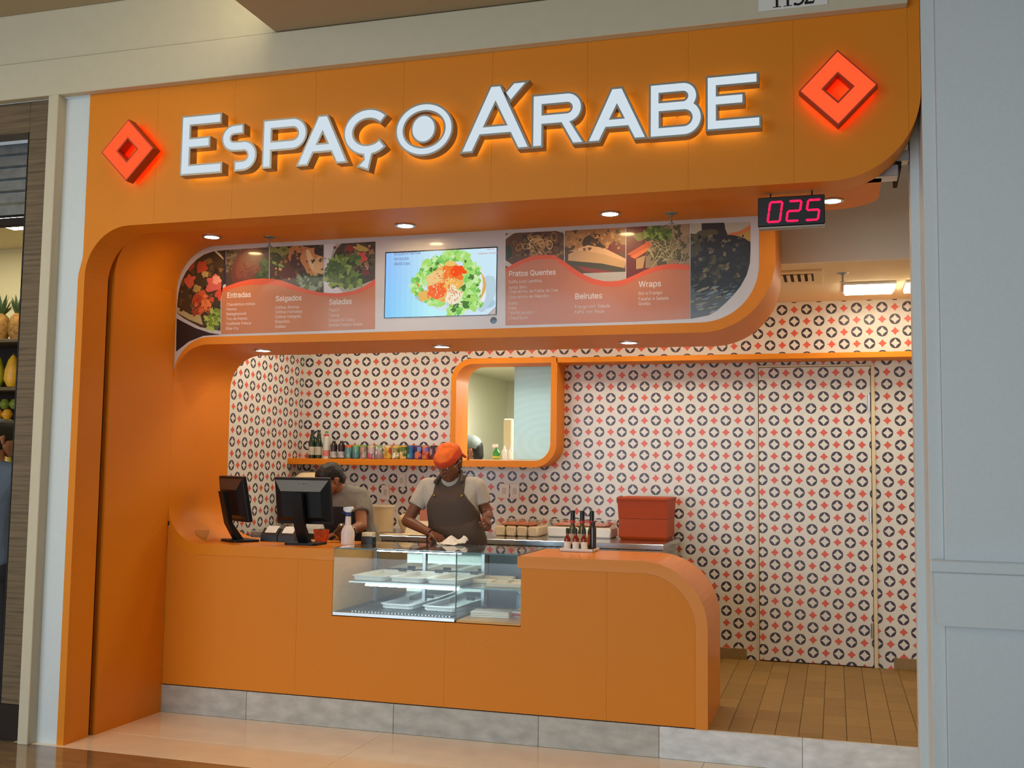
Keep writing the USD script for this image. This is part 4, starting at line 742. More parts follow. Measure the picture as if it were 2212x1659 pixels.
part(t, 'sheet', exX(Polygon([(-.03, 0), (-.027, 0), (.023, .075), (.02, .075)]), -.08, .03), M['clear_plastic'], world=False, smooth=False); part(t, 'foot', exX(Polygon([(-.03, 0), (.04, 0), (.04, .003), (-.03, .003)]), -.08, .03), M['clear_plastic'], world=False, smooth=False)
t = thing('paper_tub', 'orange patterned paper tub with small sweets beside the right monitor stand', 'tub', (-3.31, 1.38, ZC))
part(t, 'tub', lathe([(0, 0), (.04, 0), (.055, .085), (.052, .085), (.038, .006), (0, .006)]), mat('tub_orange', (204, 86, 36), .5, noise=.3, nscale=40), world=False); part(t, 'filling', lathe([(0, .06), (.05, .06), (.03, .085), (0, .09)]), mat('tub_filling', (70, 40, 26), .6, noise=.4, nscale=60), world=False)
t = thing('spray_bottle', 'white spray bottle with dark blue collar beside the right monitor', 'bottle', (-3.045, 1.235, ZC))
part(t, 'bottle', lathe([(0, 0), (.041, 0), (.044, .006), (.044, .085), (.036, .105), (.02, .13), (.018, .19), (0, .19)], n=24), mat('frosted_white_plastic', (226, 214, 210), .4), world=False)
part(t, 'collar', join(lathe([(0, .185), (.019, .185), (.02, .205), (.016, .212), (0, .212)]), Manifold.hull_points(np.array([(-.035, -.008, .222), (-.03, .008, .222), (-.045, -.006, .20), (-.045, .006, .20), (.0, -.01, .212), (0, .01, .212), (0, -.01, .205), (0, .01, .205)]))), mat('trigger_blue', (36, 52, 110), .4), world=False, label='dark blue collar and trigger')
part(t, 'spray_head', Manifold.hull_points(np.array([(x_, y_, z_) for x_, z_ in ((-.03, .225), (-.03, .245), (.028, .25), (.034, .236), (.015, .212), (-.012, .212)) for y_ in (-.014, .014)])), M['white_plastic'], world=False)
t = thing('card_box', 'small dark blue box with white cards beside the spray bottle', 'box', (-2.965, 1.38, ZC))
part(t, 'box', bx(-.04, .045, -.03, .03, 0, .05, .004), M['printer'], world=False); part(t, 'cards', bx(-.036, .04, -.026, .026, .05, .076, .002), M['cream_card'], world=False)
t = thing('plastic_bag', 'dark clear plastic bag bunched behind the right monitor', 'bag', (-3.17, 1.45, ZC))
bag = trimesh.creation.icosphere(3, .075); bag.vertices *= (1, .8, .85); bag.vertices *= (1 + .35 * (meshkit.noise(bag.vertices * 30, 3) - .5))[:, None]; bag.vertices[:, 2] -= bag.vertices[:, 2].min()
part(t, 'film', bag, mat('brown_film', (72, 52, 34), .2, coat=.6), world=False, smooth=40)
# sauce caddy
CX, CY = -1.545, 1.43
t = thing('sauce_tray', 'small white tray holding the sauce bottles on the right countertop', 'tray', (CX, CY, ZC))
part(t, 'plate', join(bx(-.10, .11, -.085, .085, 0, .010, .003), bx(-.105, .115, -.09, -.083, .006, .02, .002), bx(-.105, .115, .083, .09, .006, .02, .002), bx(-.105, -.098, -.09, .09, .006, .02, .002), bx(.108, .115, -.09, .09, .006, .02, .002)), M['white_plastic'], world=False)
M['olive_glass'] = mat('olive_oil_glass', (92, 84, 26), .12, coat=.6); M['cap_dark'] = mat('black_cap', (24, 30, 44), .4); M['sauce_red'] = mat('red_sauce_glass', (132, 34, 18), .15, coat=.6); M['cap_green'] = mat('dark_green_cap', (28, 54, 42), .5); M['band_red'] = mat('red_neck_band', (190, 54, 60), .5); M['sauce_orange'] = mat('orange_sauce_glass', (206, 92, 34), .2, coat=.4)
for k, lb in enumerate(('left', 'middle', 'right')):
    t = thing('oil_bottle', f'tall olive oil bottle with black cap, {lb} of the three behind the sauces', 'bottle', (CX - .048 + k * .062, CY + .035, ZC + .0105), group='tall oil bottles')
    part(t, 'glass', lathe([(0, 0), (.025, 0), (.026, .004), (.026, .11), (.013, .155), (.0125, .19), (0, .19)]), M['olive_glass'], world=False); part(t, 'cap', lathe([(0, .18), (.0145, .18), (.0145, .238), (.013, .24), (0, .24)]), M['cap_dark'], world=False)
    part(t, 'label', lathe([(.0262, .03), (.0266, .03), (.0266, .095), (.0262, .095)]), M['sauce_orange' if k == 2 else 'cream_card'], world=False)
    part(t, 'neck_band', lathe([(.0148, .162), (.0175, .162), (.0165, .178), (.0145, .178)]), M['band_red'], world=False)
for k, lb in enumerate(('left', 'middle', 'right')):
    t = thing('sauce_bottle', f'small red pepper sauce bottle with white label and green cap, {lb} of three in front', 'bottle', (CX - .062 + k * .054, CY - .045, ZC + .0105), group='small pepper sauce bottles')
    part(t, 'glass', lathe([(0, 0), (.0195, 0), (.02, .003), (.02, .068), (.009, .088), (.008, .105), (0, .105)]), M['sauce_red'], world=False); part(t, 'cap', lathe([(0, .1), (.0105, .1), (.0095, .132), (0, .133)]), M['cap_green'], world=False)
    part(t, 'label', lathe([(.0203, .008), (.0206, .008), (.0206, .05), (.0203, .05)]), M['paper'], world=False)
t = thing('sauce_bottle', 'dark brown sauce bottle at the right end of the white tray', 'bottle', (CX + .092, CY + .0, ZC + .0105))
part(t, 'glass', lathe([(0, 0), (.02, 0), (.021, .004), (.021, .13), (.017, .15), (.012, .158), (0, .158)]), mat('brown_sauce_glass', (52, 34, 28), .15, coat=.5), world=False); part(t, 'cap', lathe([(0, .157), (.0135, .157), (.013, .172), (0, .172)]), M['cap_dark'], world=False)
# bottles and cans on the shelf
ZS, YS = 1.6525, 3.05
M['green_glass'] = mat('green_beer_glass', (24, 52, 24), .12, coat=.6); M['label_pale'] = mat('bottle_label_pale', (196, 196, 180), .5)
for x, lb in ((-4.272, 'left'), (-4.211, 'right')):
    t = thing('beer_bottle', f'dark green beer bottle, {lb} of the pair at the left end of the shelf', 'bottle', (x, YS, ZS), group='green beer bottles on the shelf')
    part(t, 'glass', lathe([(0, 0), (.028, 0), (.03, .004), (.03, .13), (.024, .16), (.0145, .185), (.0135, .232), (0, .232)]), M['green_glass'], world=False)
    part(t, 'label', lathe([(.0302, .03), (.0306, .03), (.0306, .1), (.0302, .1)]), M['label_pale'], world=False); part(t, 'neck_label', lathe([(.0205, .168), (.0225, .168), (.0152, .2), (.0142, .2)]), M['cap_green'], world=False); part(t, 'crown_cap', lathe([(0, .23), (.0155, .23), (.0145, .242), (0, .242)]), M['cap_dark'], world=False)
t = thing('water_bottle', 'clear water bottle with pink label and red-white cap beside the beer bottles', 'bottle', (-4.136, YS, ZS))
part(t, 'body', lathe([(0, 0), (.03, 0), (.031, .14), (.022, .185), (.013, .2), (.013, .215), (0, .215)]), mat('clear_bottle', (206, 214, 206), .1, coat=.5), world=False); part(t, 'label', lathe([(.0312, .02), (.0316, .02), (.0316, .07), (.0312, .07)]), mat('pink_label', (208, 130, 130), .5), world=False); part(t, 'cap', lathe([(0, .213), (.014, .213), (.014, .232), (0, .233)]), mat('cap_green_light', (120, 160, 100), .5), world=False); part(t, 'neck_band', lathe([(.0135, .19), (.0205, .19), (.0145, .206), (.0135, .206)]), M['band_red'], world=False)
for x, lb in ((-4.066, 'left'), (-3.994, 'right')):
    t = thing('soft_drink_bottle', f'small dark cola bottle with white-grey label, {lb} of the pair on the shelf', 'bottle', (x, YS, ZS), group='small cola bottles')
    part(t, 'body', lathe([(0, 0), (.03, 0), (.032, .006), (.032, .05), (.028, .065), (.031, .085), (.03, .115), (.018, .135), (0, .136)]), mat('cola_' + lb, (46, 26, 22), .12, coat=.5), world=False); part(t, 'label', lathe([(.0322, .008), (.0326, .008), (.0326, .06), (.0322, .06)]), mat('silver_label_' + lb, (172, 178, 184), .35, noise=.3, nscale=40), world=False)
    part(t, 'cap', lathe([(0, .134), (.0145, .134), (.014, .15), (0, .15)]), M['cap_dark'], world=False)
def can(x, lb, base, tops, spots, seed):
    t = thing('drink_can', lb, 'can', (x, YS, ZS), group=None); n, hs = 22, np.linspace(.004, .114, 12)
    r_ = random.Random(seed); th = np.linspace(0, 2 * math.pi, n, endpoint=False)
    V, F, C = [], [], []
    k = 0; bl_ = [(r_.uniform(0, 6.28), r_.uniform(.02, .1), r_.uniform(.3, .9), r_.uniform(.012, .03), r_.choice(spots)) for _ in range(14)]
    for i in range(n):
        for j in range(11):
            q = []
            for a_, z_ in ((i, j), (i + 1, j), (i + 1, j + 1), (i, j + 1)):
                a = 2 * math.pi * a_ / n; z_ = hs[z_]; rad = .0325 if .008 < z_ < .108 else .030; q.append((rad * math.cos(a), rad * math.sin(a), z_))
            am, zm = 2 * math.pi * (i + .5) / n, (hs[j] + hs[j + 1]) / 2; c = tops if zm > .096 else base
            for a0, z0, wa, wz, cc in bl_:
                d_ = abs((am - a0 + math.pi) % (2 * math.pi) - math.pi)
                if (d_ / wa) ** 2 + ((zm - z0) / wz) ** 2 < 1 and zm < .1: c = cc
            V += q; F.append((k, k + 1, k + 2)); F.append((k, k + 2, k + 3)); C += [lin(c)] * 4; k += 4
    part(t, 'body', trimesh.Trimesh(np.array(V), np.array(F), process=False), M['print_can'], world=False, smooth=False, col=np.array(C))
    part(t, 'lid', lathe([(0, .114), (.024, .114), (.0265, .1145), (.0268, .1185), (.0255, .1185), (.025, .116), (0, .116)]), M['alu'], world=False); part(t, 'foot', lathe([(0, .001), (.024, 0), (.0298, .0042), (0, .0042)]), M['alu'], world=False)
CN = [((86, 140, 150), (224, 96, 40), [(60, 110, 120), (120, 160, 160)], 'teal can with orange top'), ((72, 128, 148), (130, 176, 60), [(96, 160, 140), (60, 96, 130)], 'blue-green can with green top'), ((170, 160, 150), (112, 170, 40), [(206, 150, 130), (140, 130, 120)], 'grey-pink can with bright green top'), ((196, 180, 184), (206, 196, 150), [(110, 90, 160), (200, 90, 110), (150, 150, 170)], 'pale can with violet print'), ((166, 170, 168), (140, 170, 110), [(230, 232, 228), (120, 150, 120), (150, 130, 140)], 'silver can with white stripe'), ((206, 176, 60), (222, 196, 140), [(226, 190, 80), (190, 80, 60), (170, 150, 60)], 'yellow can'), ((150, 146, 84), (214, 190, 90), [(240, 240, 226), (110, 110, 50), (180, 170, 90)], 'olive can with white stripe'), ((226, 190, 110), (232, 170, 60), [(236, 214, 160), (90, 120, 50), (120, 84, 40)], 'golden can'), ((40, 104, 158), (60, 86, 150), [(70, 160, 190), (30, 90, 80), (30, 60, 120)], 'blue can'), ((92, 66, 130), (90, 60, 120), [(206, 110, 70), (120, 150, 210), (40, 36, 90)], 'violet can with orange print'), ((196, 110, 70), (224, 130, 50), [(130, 110, 190), (226, 160, 70), (180, 70, 60)], 'orange can with violet print'), ((96, 28, 36), (60, 36, 40), [(150, 110, 140), (70, 20, 30), (180, 150, 160)], 'dark red can')]
for k, (x, (b_, t_, s_, lb)) in enumerate(zip([-3.926, -3.857, -3.787, -3.717, -3.647, -3.567, -3.492, -3.427, -3.362, -3.296, -3.228, -3.157], CN)): can(x, f'{lb}, {["first", "second", "third", "fourth", "fifth", "sixth", "seventh", "eighth", "ninth", "tenth", "eleventh", "twelfth"][k]} from the left in the row on the shelf', b_, t_, s_, 40 + k)

# ------------------------------------------------------------------ back counter and what stands on it
bc = thing('back_counter', 'long stainless steel work counter against the papered back wall', 'counter', (-2.7, 2.6, ZK))
part(bc, 'worktop', bx(-4.40, -1.145, 2.3, 3.17, 1.035, 1.075, .004), M['steel']); part(bc, 'front_panel', bx(-4.38, -1.16, 2.33, 2.345, .32, 1.03, .002), M['steel']); part(bc, 'side_panel', bx(-1.175, -1.16, 2.35, 3.15, .32, 1.03, .002), M['steel'])
for x in (-4.36, -2.8, -1.2):
    for y in (2.38, 3.1): part(bc, 'leg', cyl((x, y, ZK), (x, y, .33), .02), M['alu'])
ZW = 1.0755
t = thing('crate', 'large red-orange plastic box with lid at the right end of the steel counter', 'crate', (-1.36, 2.88, ZW)); M['crate'] = mat('crate_orange', (176, 66, 8), .5, spec=.3)
part(t, 'lower_box', Manifold.hull_points(np.array([(x_, y_, z_) for x_, y_, z_ in [(-.165, -.165, .0), (.165, -.165, 0), (.165, .165, 0), (-.165, .165, 0)] + [(sx * .18, sy * .185, z) for sx in (-1, 1) for sy in (-1, 1) for z in (.025, .155)]])), M['crate'], world=False)
part(t, 'upper_box', Manifold.hull_points(np.array([(sx * w_, sy * (w_ + .005), z) for sx in (-1, 1) for sy in (-1, 1) for z, w_ in ((.157, .181), (.3, .19))])), M['crate'], world=False)
part(t, 'rim', join(bx(-.195, .195, -.2, .2, .29, .314, .005)), M['crate'], world=False)
M['wrap'] = glass('plastic_wrap', (.93, .9, .84), 1.35); M['tub'] = mat('white_tub', (222, 206, 176), .5)
def pack(x0, x1, y0, y1, h, n, lb, tubm):
    t = thing('container_pack', lb, 'containers', ((x0 + x1) / 2, (y0 + y1) / 2, ZW)); w = (x1 - x0) / n
    for k in range(n): part(t, 'container', bx(x0 + k * w + .003, x0 + (k + 1) * w - .003, y0, y1, ZW, ZW + h * .62, .012), tubm, smooth=40)
    for k in range(n): part(t, 'clear_lid', bx(x0 + k * w + .003, x0 + (k + 1) * w - .003, y0, y1, ZW + h * .63, ZW + h, .015), M['wrap'])
    part(t, 'print_band', bx(x0 + .05, x1 - .05, y0 + .02, y1 - .02, ZW + h * .63 + .004, ZW + h * .78, .004), mat('pack_print_%d' % n, (206, 128, 96), .5))
pack(-2.50, -2.15, 2.66, 2.95, .125, 4, 'wrapped pack of cream plastic containers on the steel counter behind the server', M['tub'])
pack(-2.10, -1.60, 2.72, 2.98, .13, 2, 'wrapped white container pack on the steel counter behind the sauce bottles', M['white_plastic'])
t = thing('bucket', 'round white bucket on the steel counter between the two staff', 'bucket', (-3.405, 2.62, ZW))
part(t, 'pail', lathe([(0, 0), (.072, 0), (.078, .01), (.087, .2), (.089, .215), (.083, .215), (.073, .012), (0, .01)], n=28), mat('bucket_white', (216, 198, 160), .5), world=False); part(t, 'rim', lathe([(.086, .2), (.092, .2), (.092, .213), (.086, .213)], n=28), M['white_plastic'], world=False)
t = thing('lidded_bowl', 'small cream bowl with knobbed lid right of the white bucket', 'bowl', (-3.245, 2.70, ZW)); M['bowl_cream'] = mat('bowl_cream', (222, 204, 164), .4, coat=.3)
part(t, 'bowl', lathe([(0, 0), (.03, 0), (.035, .02), (.062, .07), (.066, .105), (.06, .105), (0, .1)], n=24), M['bowl_cream'], world=False); part(t, 'lid', lathe([(0, .105), (.068, .105), (.06, .125), (.03, .145), (.012, .15), (.014, .165), (0, .17)], n=24), M['bowl_cream'], world=False)
t = thing('paper_sheet', 'cream paper sheets spread on the steel counter in front of the bucket', 'paper', (-3.12, 2.42, ZW))
part(t, 'sheet', bx(-.2, .05, -.1, .07, 0, .003, .0005), M['cream_card'], world=False); part(t, 'sheet', rotz(bx(-.05, .17, -.1, .12, .0035, .006, .0005), 14), M['cream_card'], world=False)
part(t, 'sheet', exX(Polygon([(.1, .004), (.16, .1), (.165, .1), (.106, .004)]), -.06, .14), M['cream_card'], world=False, label='sheet standing up')
t = thing('gift_box', 'pinkish cardboard box on the steel counter behind the server, at her elbow', 'box', (-3.05, 2.78, ZW)); part(t, 'carton', bx(-.09, .11, -.06, .08, 0, .2, .004), mat('pink_card', (204, 132, 112), .6), world=False); part(t, 'lid', bx(-.094, .114, -.064, .084, .2, .235, .004), mat('pink_card_lid', (214, 144, 124), .6), world=False)
t = thing('rice_cooker', 'white domed cooker at the left end of the steel counter behind the man', 'cooker', (-4.15, 2.82, ZW))
part(t, 'pot', lathe([(0, 0), (.14, 0), (.15, .03), (.15, .34), (.14, .36), (0, .36)], n=28), M['white_plastic'], world=False); part(t, 'lid', lathe([(0, .36), (.145, .36), (.14, .42), (.09, .455), (0, .465)], n=28), mat('cooker_lid', (224, 206, 168), .3, coat=.4), world=False); part(t, 'knob', lathe([(0, .465), (.02, .465), (.024, .48), (0, .485)]), M['dark'], world=False)
def plate(x, z, w, h, lb): 
    t = thing('wall_socket', lb, 'socket', (x, YB - .01, z)); part(t, 'cover', bx(x - w / 2, x + w / 2, YB - .012, YB - .0005, z, z + h, .003), M['white_plastic']); part(t, 'insert', bx(x - w / 5, x + w / 5, YB - .014, YB - .0118, z + h * .3, z + h * .7, .001), mat('socket_insert_%d' % int(-x * 100), (206, 202, 196), .4))
plate(-2.59, 1.345, .085, .12, 'white wall socket plate right of the server'); plate(-2.50, 1.345, .08, .12, 'second white wall socket plate, farther right of the server'); plate(-3.645, 1.31, .075, .125, 'white wall socket plate above the bucket, beside the man')
plate(-3.50, 1.42, .075, .11, 'white wall socket plate under the shelf, right of the man')
# sill bottles in the pass-through
t = thing('ledge', 'pale ledge behind the pass-through carrying the bottles', 'ledge', (-2.5, 3.42, 1.62)); part(t, 'board', bx(-2.92, -2.15, 3.251, 3.52, 1.635, 1.662, .003), M['bowl_cream'])
t = thing('spray_bottle', 'green detergent spray bottle in the pass-through', 'bottle', (-2.735, 3.42, 1.6625)); part(t, 'bottle', lathe([(0, 0), (.03, 0), (.032, .01), (.032, .06), (.012, .09), (.012, .1), (0, .1)]), mat('green_bottle', (56, 150, 60), .3), world=False); part(t, 'spray_head', bx(-.035, .012, -.01, .01, .1, .13, .004), M['white_plastic'], world=False); part(t, 'label', lathe([(.0323, .008), (.0327, .008), (.0327, .03), (.0323, .03)]), mat('yellow_label', (206, 190, 70), .5), world=False)
for x, lb in ((-2.665, 'left'), (-2.605, 'right')):
    t = thing('sauce_squeezer', f'white squeeze bottle in the pass-through, {lb} one beside the green bottle', 'bottle', (x, 3.42, 1.6625)); part(t, 'bottle', lathe([(0, 0), (.022, 0), (.024, .07), (.015, .085), (0, .085)]), mat('squeezer_white_' + lb, (226, 226, 220), .3), world=False); part(t, 'nozzle', lathe([(0, .085), (.014, .085), (.004, .12), (0, .12)]), M['white_plastic'], world=False)
t = thing('fridge', 'tall dark refrigerator in the back room, seen through the pass-through', 'fridge', (-2.75, 5.2, ZK)); part(t, 'body', bx(-3.06, -2.55, 4.7, 5.4, ZK, 1.98, .01), mat('fridge_grey', (112, 110, 96), .4)); part(t, 'door', bx(-3.05, -2.56, 4.67, 4.698, ZK + .05, 1.97, .008), mat('fridge_door_grey', (120, 118, 102), .4))
t = thing('pillar', 'cream pipe casing in the back room beside the blue pane', 'column', (-2.775, 3.9, ZK)); part(t, 'casing', bx(-2.815, -2.735, 3.86, 3.94, ZK, 2.03, .01), M['bowl_cream'])

# ------------------------------------------------------------------ fruit next door
M['wood_dark'] = mat('display_wood', (92, 74, 48), .6)
fs = thing('fruit_shelf', 'stepped wooden fruit shelf in the shop at the left edge', 'shelf', (-5.9, 1.15, 0))
for z in (2.44, 2.095, 1.79, 1.45, 1.15, .85): part(fs, 'board', bx(-6.9, -5.35, 1.0, 1.32, z, z + .025, .003), M['wood_dark'])
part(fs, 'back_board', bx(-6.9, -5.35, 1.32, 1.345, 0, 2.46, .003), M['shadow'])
for x in (-6.9, -5.375): part(fs, 'upright', bx(x, x + .025, 1.0, 1.32, 0, 2.46, .003), M['wood_dark'])
def leaf_fan(r, n, h, seed):
    r_ = random.Random(seed); out = []
    for k in range(n):
        a = 6.28 * k / n * 2.4; s = r * (1 - .6 * k / n); c = np.array([math.cos(a), math.sin(a), 0]); sd = np.array([-math.sin(a), math.cos(a), 0]) * .011
        up = h * (.4 + .6 * k / n); p0, p1, p2 = c * .012, c * s * .7 + [0, 0, up * .65], c * s + [0, 0, up]
        out.append(Manifold.hull_points(np.vstack([p0 + sd, p0 - sd, p1 + sd, p1 - sd, p1 + [0, 0, .004], p2])))
    return join(*out)
M['pine'] = mat('pineapple_skin', (150, 108, 40), .7, noise=.5, nscale=34, bump=.004); M['pine_leaf'] = mat('pineapple_leaf', (72, 92, 46), .5); M['papaya'] = [mat('papaya_green_yellow', (170, 170, 40), .4, noise=.3, nscale=9), mat('papaya_orange', (216, 160, 40), .4, noise=.25, nscale=9)]
for k, x in enumerate((-5.80, -5.66, -5.94)):
    t = thing('pineapple', f'golden brown pineapple with grey-green crown, {["middle", "right", "left"][k]} one on the top fruit shelf', 'pineapple', (x, 1.12, 2.466), group='pineapples on the top shelf')
    part(t, 'fruit', lathe([(0, 0), (.04, .004), (.058, .05), (.06, .11), (.048, .17), (.02, .2), (0, .2)]), M['pine'], world=False, smooth=40); m = leaf_fan(.09, 16, .17, k); m.apply_translation((0, 0, .19)); part(t, 'crown', m, M['pine_leaf'], world=False)
for k, (x, s_) in enumerate(((-5.80, 0), (-5.66, 1), (-5.93, 0))):
    t = thing('papaya', f'{["green-yellow papaya in the middle of", "orange-yellow papaya at the right of", "green-yellow papaya at the left of"][k]} the second fruit shelf', 'papaya', (x, 1.1, 2.121))
    part(t, 'fruit', lathe([(0, 0), (.035, .008), (.06, .06), (.055, .13), (.035, .2), (.012, .235), (0, .24)]), M['papaya'][s_], world=False, smooth=40); part(t, 'stalk', lathe([(0, .235), (.008, .235), (.006, .25), (0, .25)]), M['wood_dark'], world=False)
M['lemon'] = [mat('lemon_yellow', (222, 190, 40), .4), mat('orange_fruit', (214, 150, 36), .4), mat('lime_green', (110, 120, 36), .4)]
i = 0
for row in range(3):
    for col in range(4 - row % 2):
        x = -5.90 + col * .085 + (row % 2) * .042; z = 1.816 + .075 * row
        t = thing('citrus_fruit', f'{["leftmost", "second", "third", "rightmost"][col]} {["yellow", "orange-yellow", "green"][row]} citrus fruit in the {["bottom", "middle", "top"][row]} row of the third fruit shelf', 'citrus', (x, 1.08 + .02 * row, z)); part(t, 'fruit', lathe([(0, 0), (.022, .004), (.04, .03), (.04, .045), (.022, .074), (0, .078)]), M['lemon'][row % 3], world=False, smooth=40); part(t, 'stem_end', lathe([(0, .077), (.006, .077), (.004, .081), (0, .081)]), M['wood_dark'], world=False)
for k, (x, c_, lb) in enumerate(((-5.80, (176, 110, 30), 'amber'), (-5.66, (206, 170, 60), 'yellow'))):
    t = thing('juice_bottle', f'{lb} juice bottle on the fruit shelf below the citrus', 'bottle', (x, 1.1, 1.476)); part(t, 'body', lathe([(0, 0), (.035, 0), (.036, .12), (.015, .17), (.015, .19), (0, .19)]), mat('juice_' + lb, c_, .15, coat=.5), world=False); part(t, 'cap', lathe([(0, .188), (.017, .188), (.017, .21), (0, .21)]), M['white_plastic'], world=False)
for k, (x, lb) in enumerate(((-5.72, 'right'), (-5.82, 'left'))):
    t = thing('tomato', f'red-orange tomato on the lowest visible fruit shelf, {lb} one', 'tomato', (x, 1.08, .876)); part(t, 'fruit', lathe([(0, 0), (.028, .004), (.045, .03), (.043, .05), (.02, .068), (0, .064)]), mat('tomato_' + lb, (206, 76, 30), .3, coat=.3), world=False, smooth=40); part(t, 'calyx', lathe([(0, .064), (.014, .068), (0, .072)], n=5), M['pine_leaf'], world=False)

# ------------------------------------------------------------------ people
def sp_(c, r, n=18): return Manifold.sphere(r, n).translate(tuple(map(float, c)))
def bone(p, r, q, s): return Manifold.batch_hull([sp_(p, r), sp_(q, s)])
def uni(l): return Manifold.batch_boolean(l, m3.OpType.Add)
def smoothed(m, length=.012, it=12):
    t = tm(m.refine_to_length(length)); t.merge_vertices(); trimesh.smoothing.filter_taubin(t, .5, .53, it); return t
def man(t): return Manifold(m3.Mesh(np.asarray(t.vertices, np.float32), np.asarray(t.faces, np.uint32)))
def rot(yaw, pitch, roll=0):
    """Face looks along -y; yaw turns it to the left seen from above (degrees), pitch bows it down."""
    a, b, c = map(math.radians, (yaw, pitch, roll))
    Rx = np.array([[1, 0, 0], [0, math.cos(b), -math.sin(b)], [0, math.sin(b), math.cos(b)]])
    Rz = np.array([[math.cos(a), -math.sin(a), 0], [math.sin(a), math.cos(a), 0], [0, 0, 1]])
    Ry = np.array([[math.cos(c), 0, math.sin(c)], [0, 1, 0], [-math.sin(c), 0, math.cos(c)]])
    return Rz @ Rx @ Ry
def head_parts(c, Rm, s=1.0):
    W = lambda p: np.asarray(c) + Rm @ (np.asarray(p, float) * s)
    S = lambda p, r: sp_(W(p), r * s)
    H = Manifold.batch_hull
    face = [H([S((0, .025, .035), .078), S((0, -.022, .04), .07), S((0, .035, -.01), .066)]), H([S((.04, -.02, -.03), .034), S((-.04, -.02, -.03), .034), S((.016, -.066, -.088), .017), S((-.016, -.066, -.088), .017), S((0, -.05, .0), .045)]),
            H([S((0, -.09, .018), .008), S((0, -.108, -.022), .0125)]), S((.012, -.098, -.026), .009), S((-.012, -.098, -.026), .009),
            H([S((-.016, -.085, -.05), .007), S((.016, -.085, -.05), .007), S((0, -.09, -.049), .008)]), H([S((-.014, -.082, -.061), .008), S((.014, -.082, -.061), .008)]),
            H([S((-.045, -.07, .03), .012), S((-.012, -.086, .028), .011)]), H([S((.045, -.07, .03), .012), S((.012, -.086, .028), .011)])]
    ears = [H([S((sx * .077, .012, .012), .011), S((sx * .083, .022, .004), .012), S((sx * .075, .008, -.028), .008)]) for sx in (-1, 1)]
    m = smoothed(uni(face + ears), .007, 6)
    eyes = [join(S((sx * .031, -.0785, .006), .0112)) for sx in (-1, 1)]; pup = [join(S((sx * .031, -.087, .005), .0055)) for sx in (-1, 1)]
    lips = join(H([S((-.017, -.0905, -.0555), .0042), S((.017, -.0905, -.0555), .0042), S((0, -.096, -.055), .005)]))
    brows = [join(H([S((sx * .016, -.094, .034), .004), S((sx * .046, -.078, .036), .0035)])) for sx in (-1, 1)]
    return m, eyes, pup, lips, brows, W
def hand(w, d, n, curl=.5, side=1, k=1.0):
    """w wrist, d towards the fingers, n the way the palm faces, side: +1 thumb along d x n."""
    w, d, n = np.array(w, float), np.array(d, float), np.array(n, float); d /= np.linalg.norm(d); n -= d * (n @ d); n /= np.linalg.norm(n); s = np.cross(d, n) * side
    Sx = lambda p, r: Manifold.sphere(r * k, 10).translate(tuple(map(float, p)))
    L = []
    L.append(Manifold.batch_hull([Sx(w + s * .016, .016), Sx(w - s * .016, .016), Sx(w + d * .082 * k + s * .03 * k, .0115), Sx(w + d * .078 * k - s * .032 * k, .011), Sx(w + d * .088 * k, .012)]))
    for i, (o, ln) in enumerate(((.030, .070), (.010, .080), (-.011, .073), (-.031, .058))):
        p = w + d * (.086 - .006 * (i == 3)) * k + s * o * k; a = 0; r0 = .0092
        for j, (f, bend) in enumerate(((.45, 48), (.31, 55), (.24, 40))):
            a += math.radians(bend) * curl; q = p + (d * math.cos(a) + n * math.sin(a)) * ln * f * k; L.append(Manifold.batch_hull([Sx(p, r0), Sx(q, r0 - .0009)])); p = q; r0 -= .0009
    p = w + d * .026 * k + s * .026 * k; q = p + (d * .62 + s * .62 + n * .45) * .046 * k; r = q + (d * .9 + s * (.15 - .4 * curl) + n * .35) * .034 * k
    L += [Manifold.batch_hull([Sx(w + d * .02 * k + s * .012 * k, .015), Sx(q, .011)]), Manifold.batch_hull([Sx(q, .0108), Sx(r, .0088)])]
    t = smoothed(uni(L), .006, 4); return man(t)
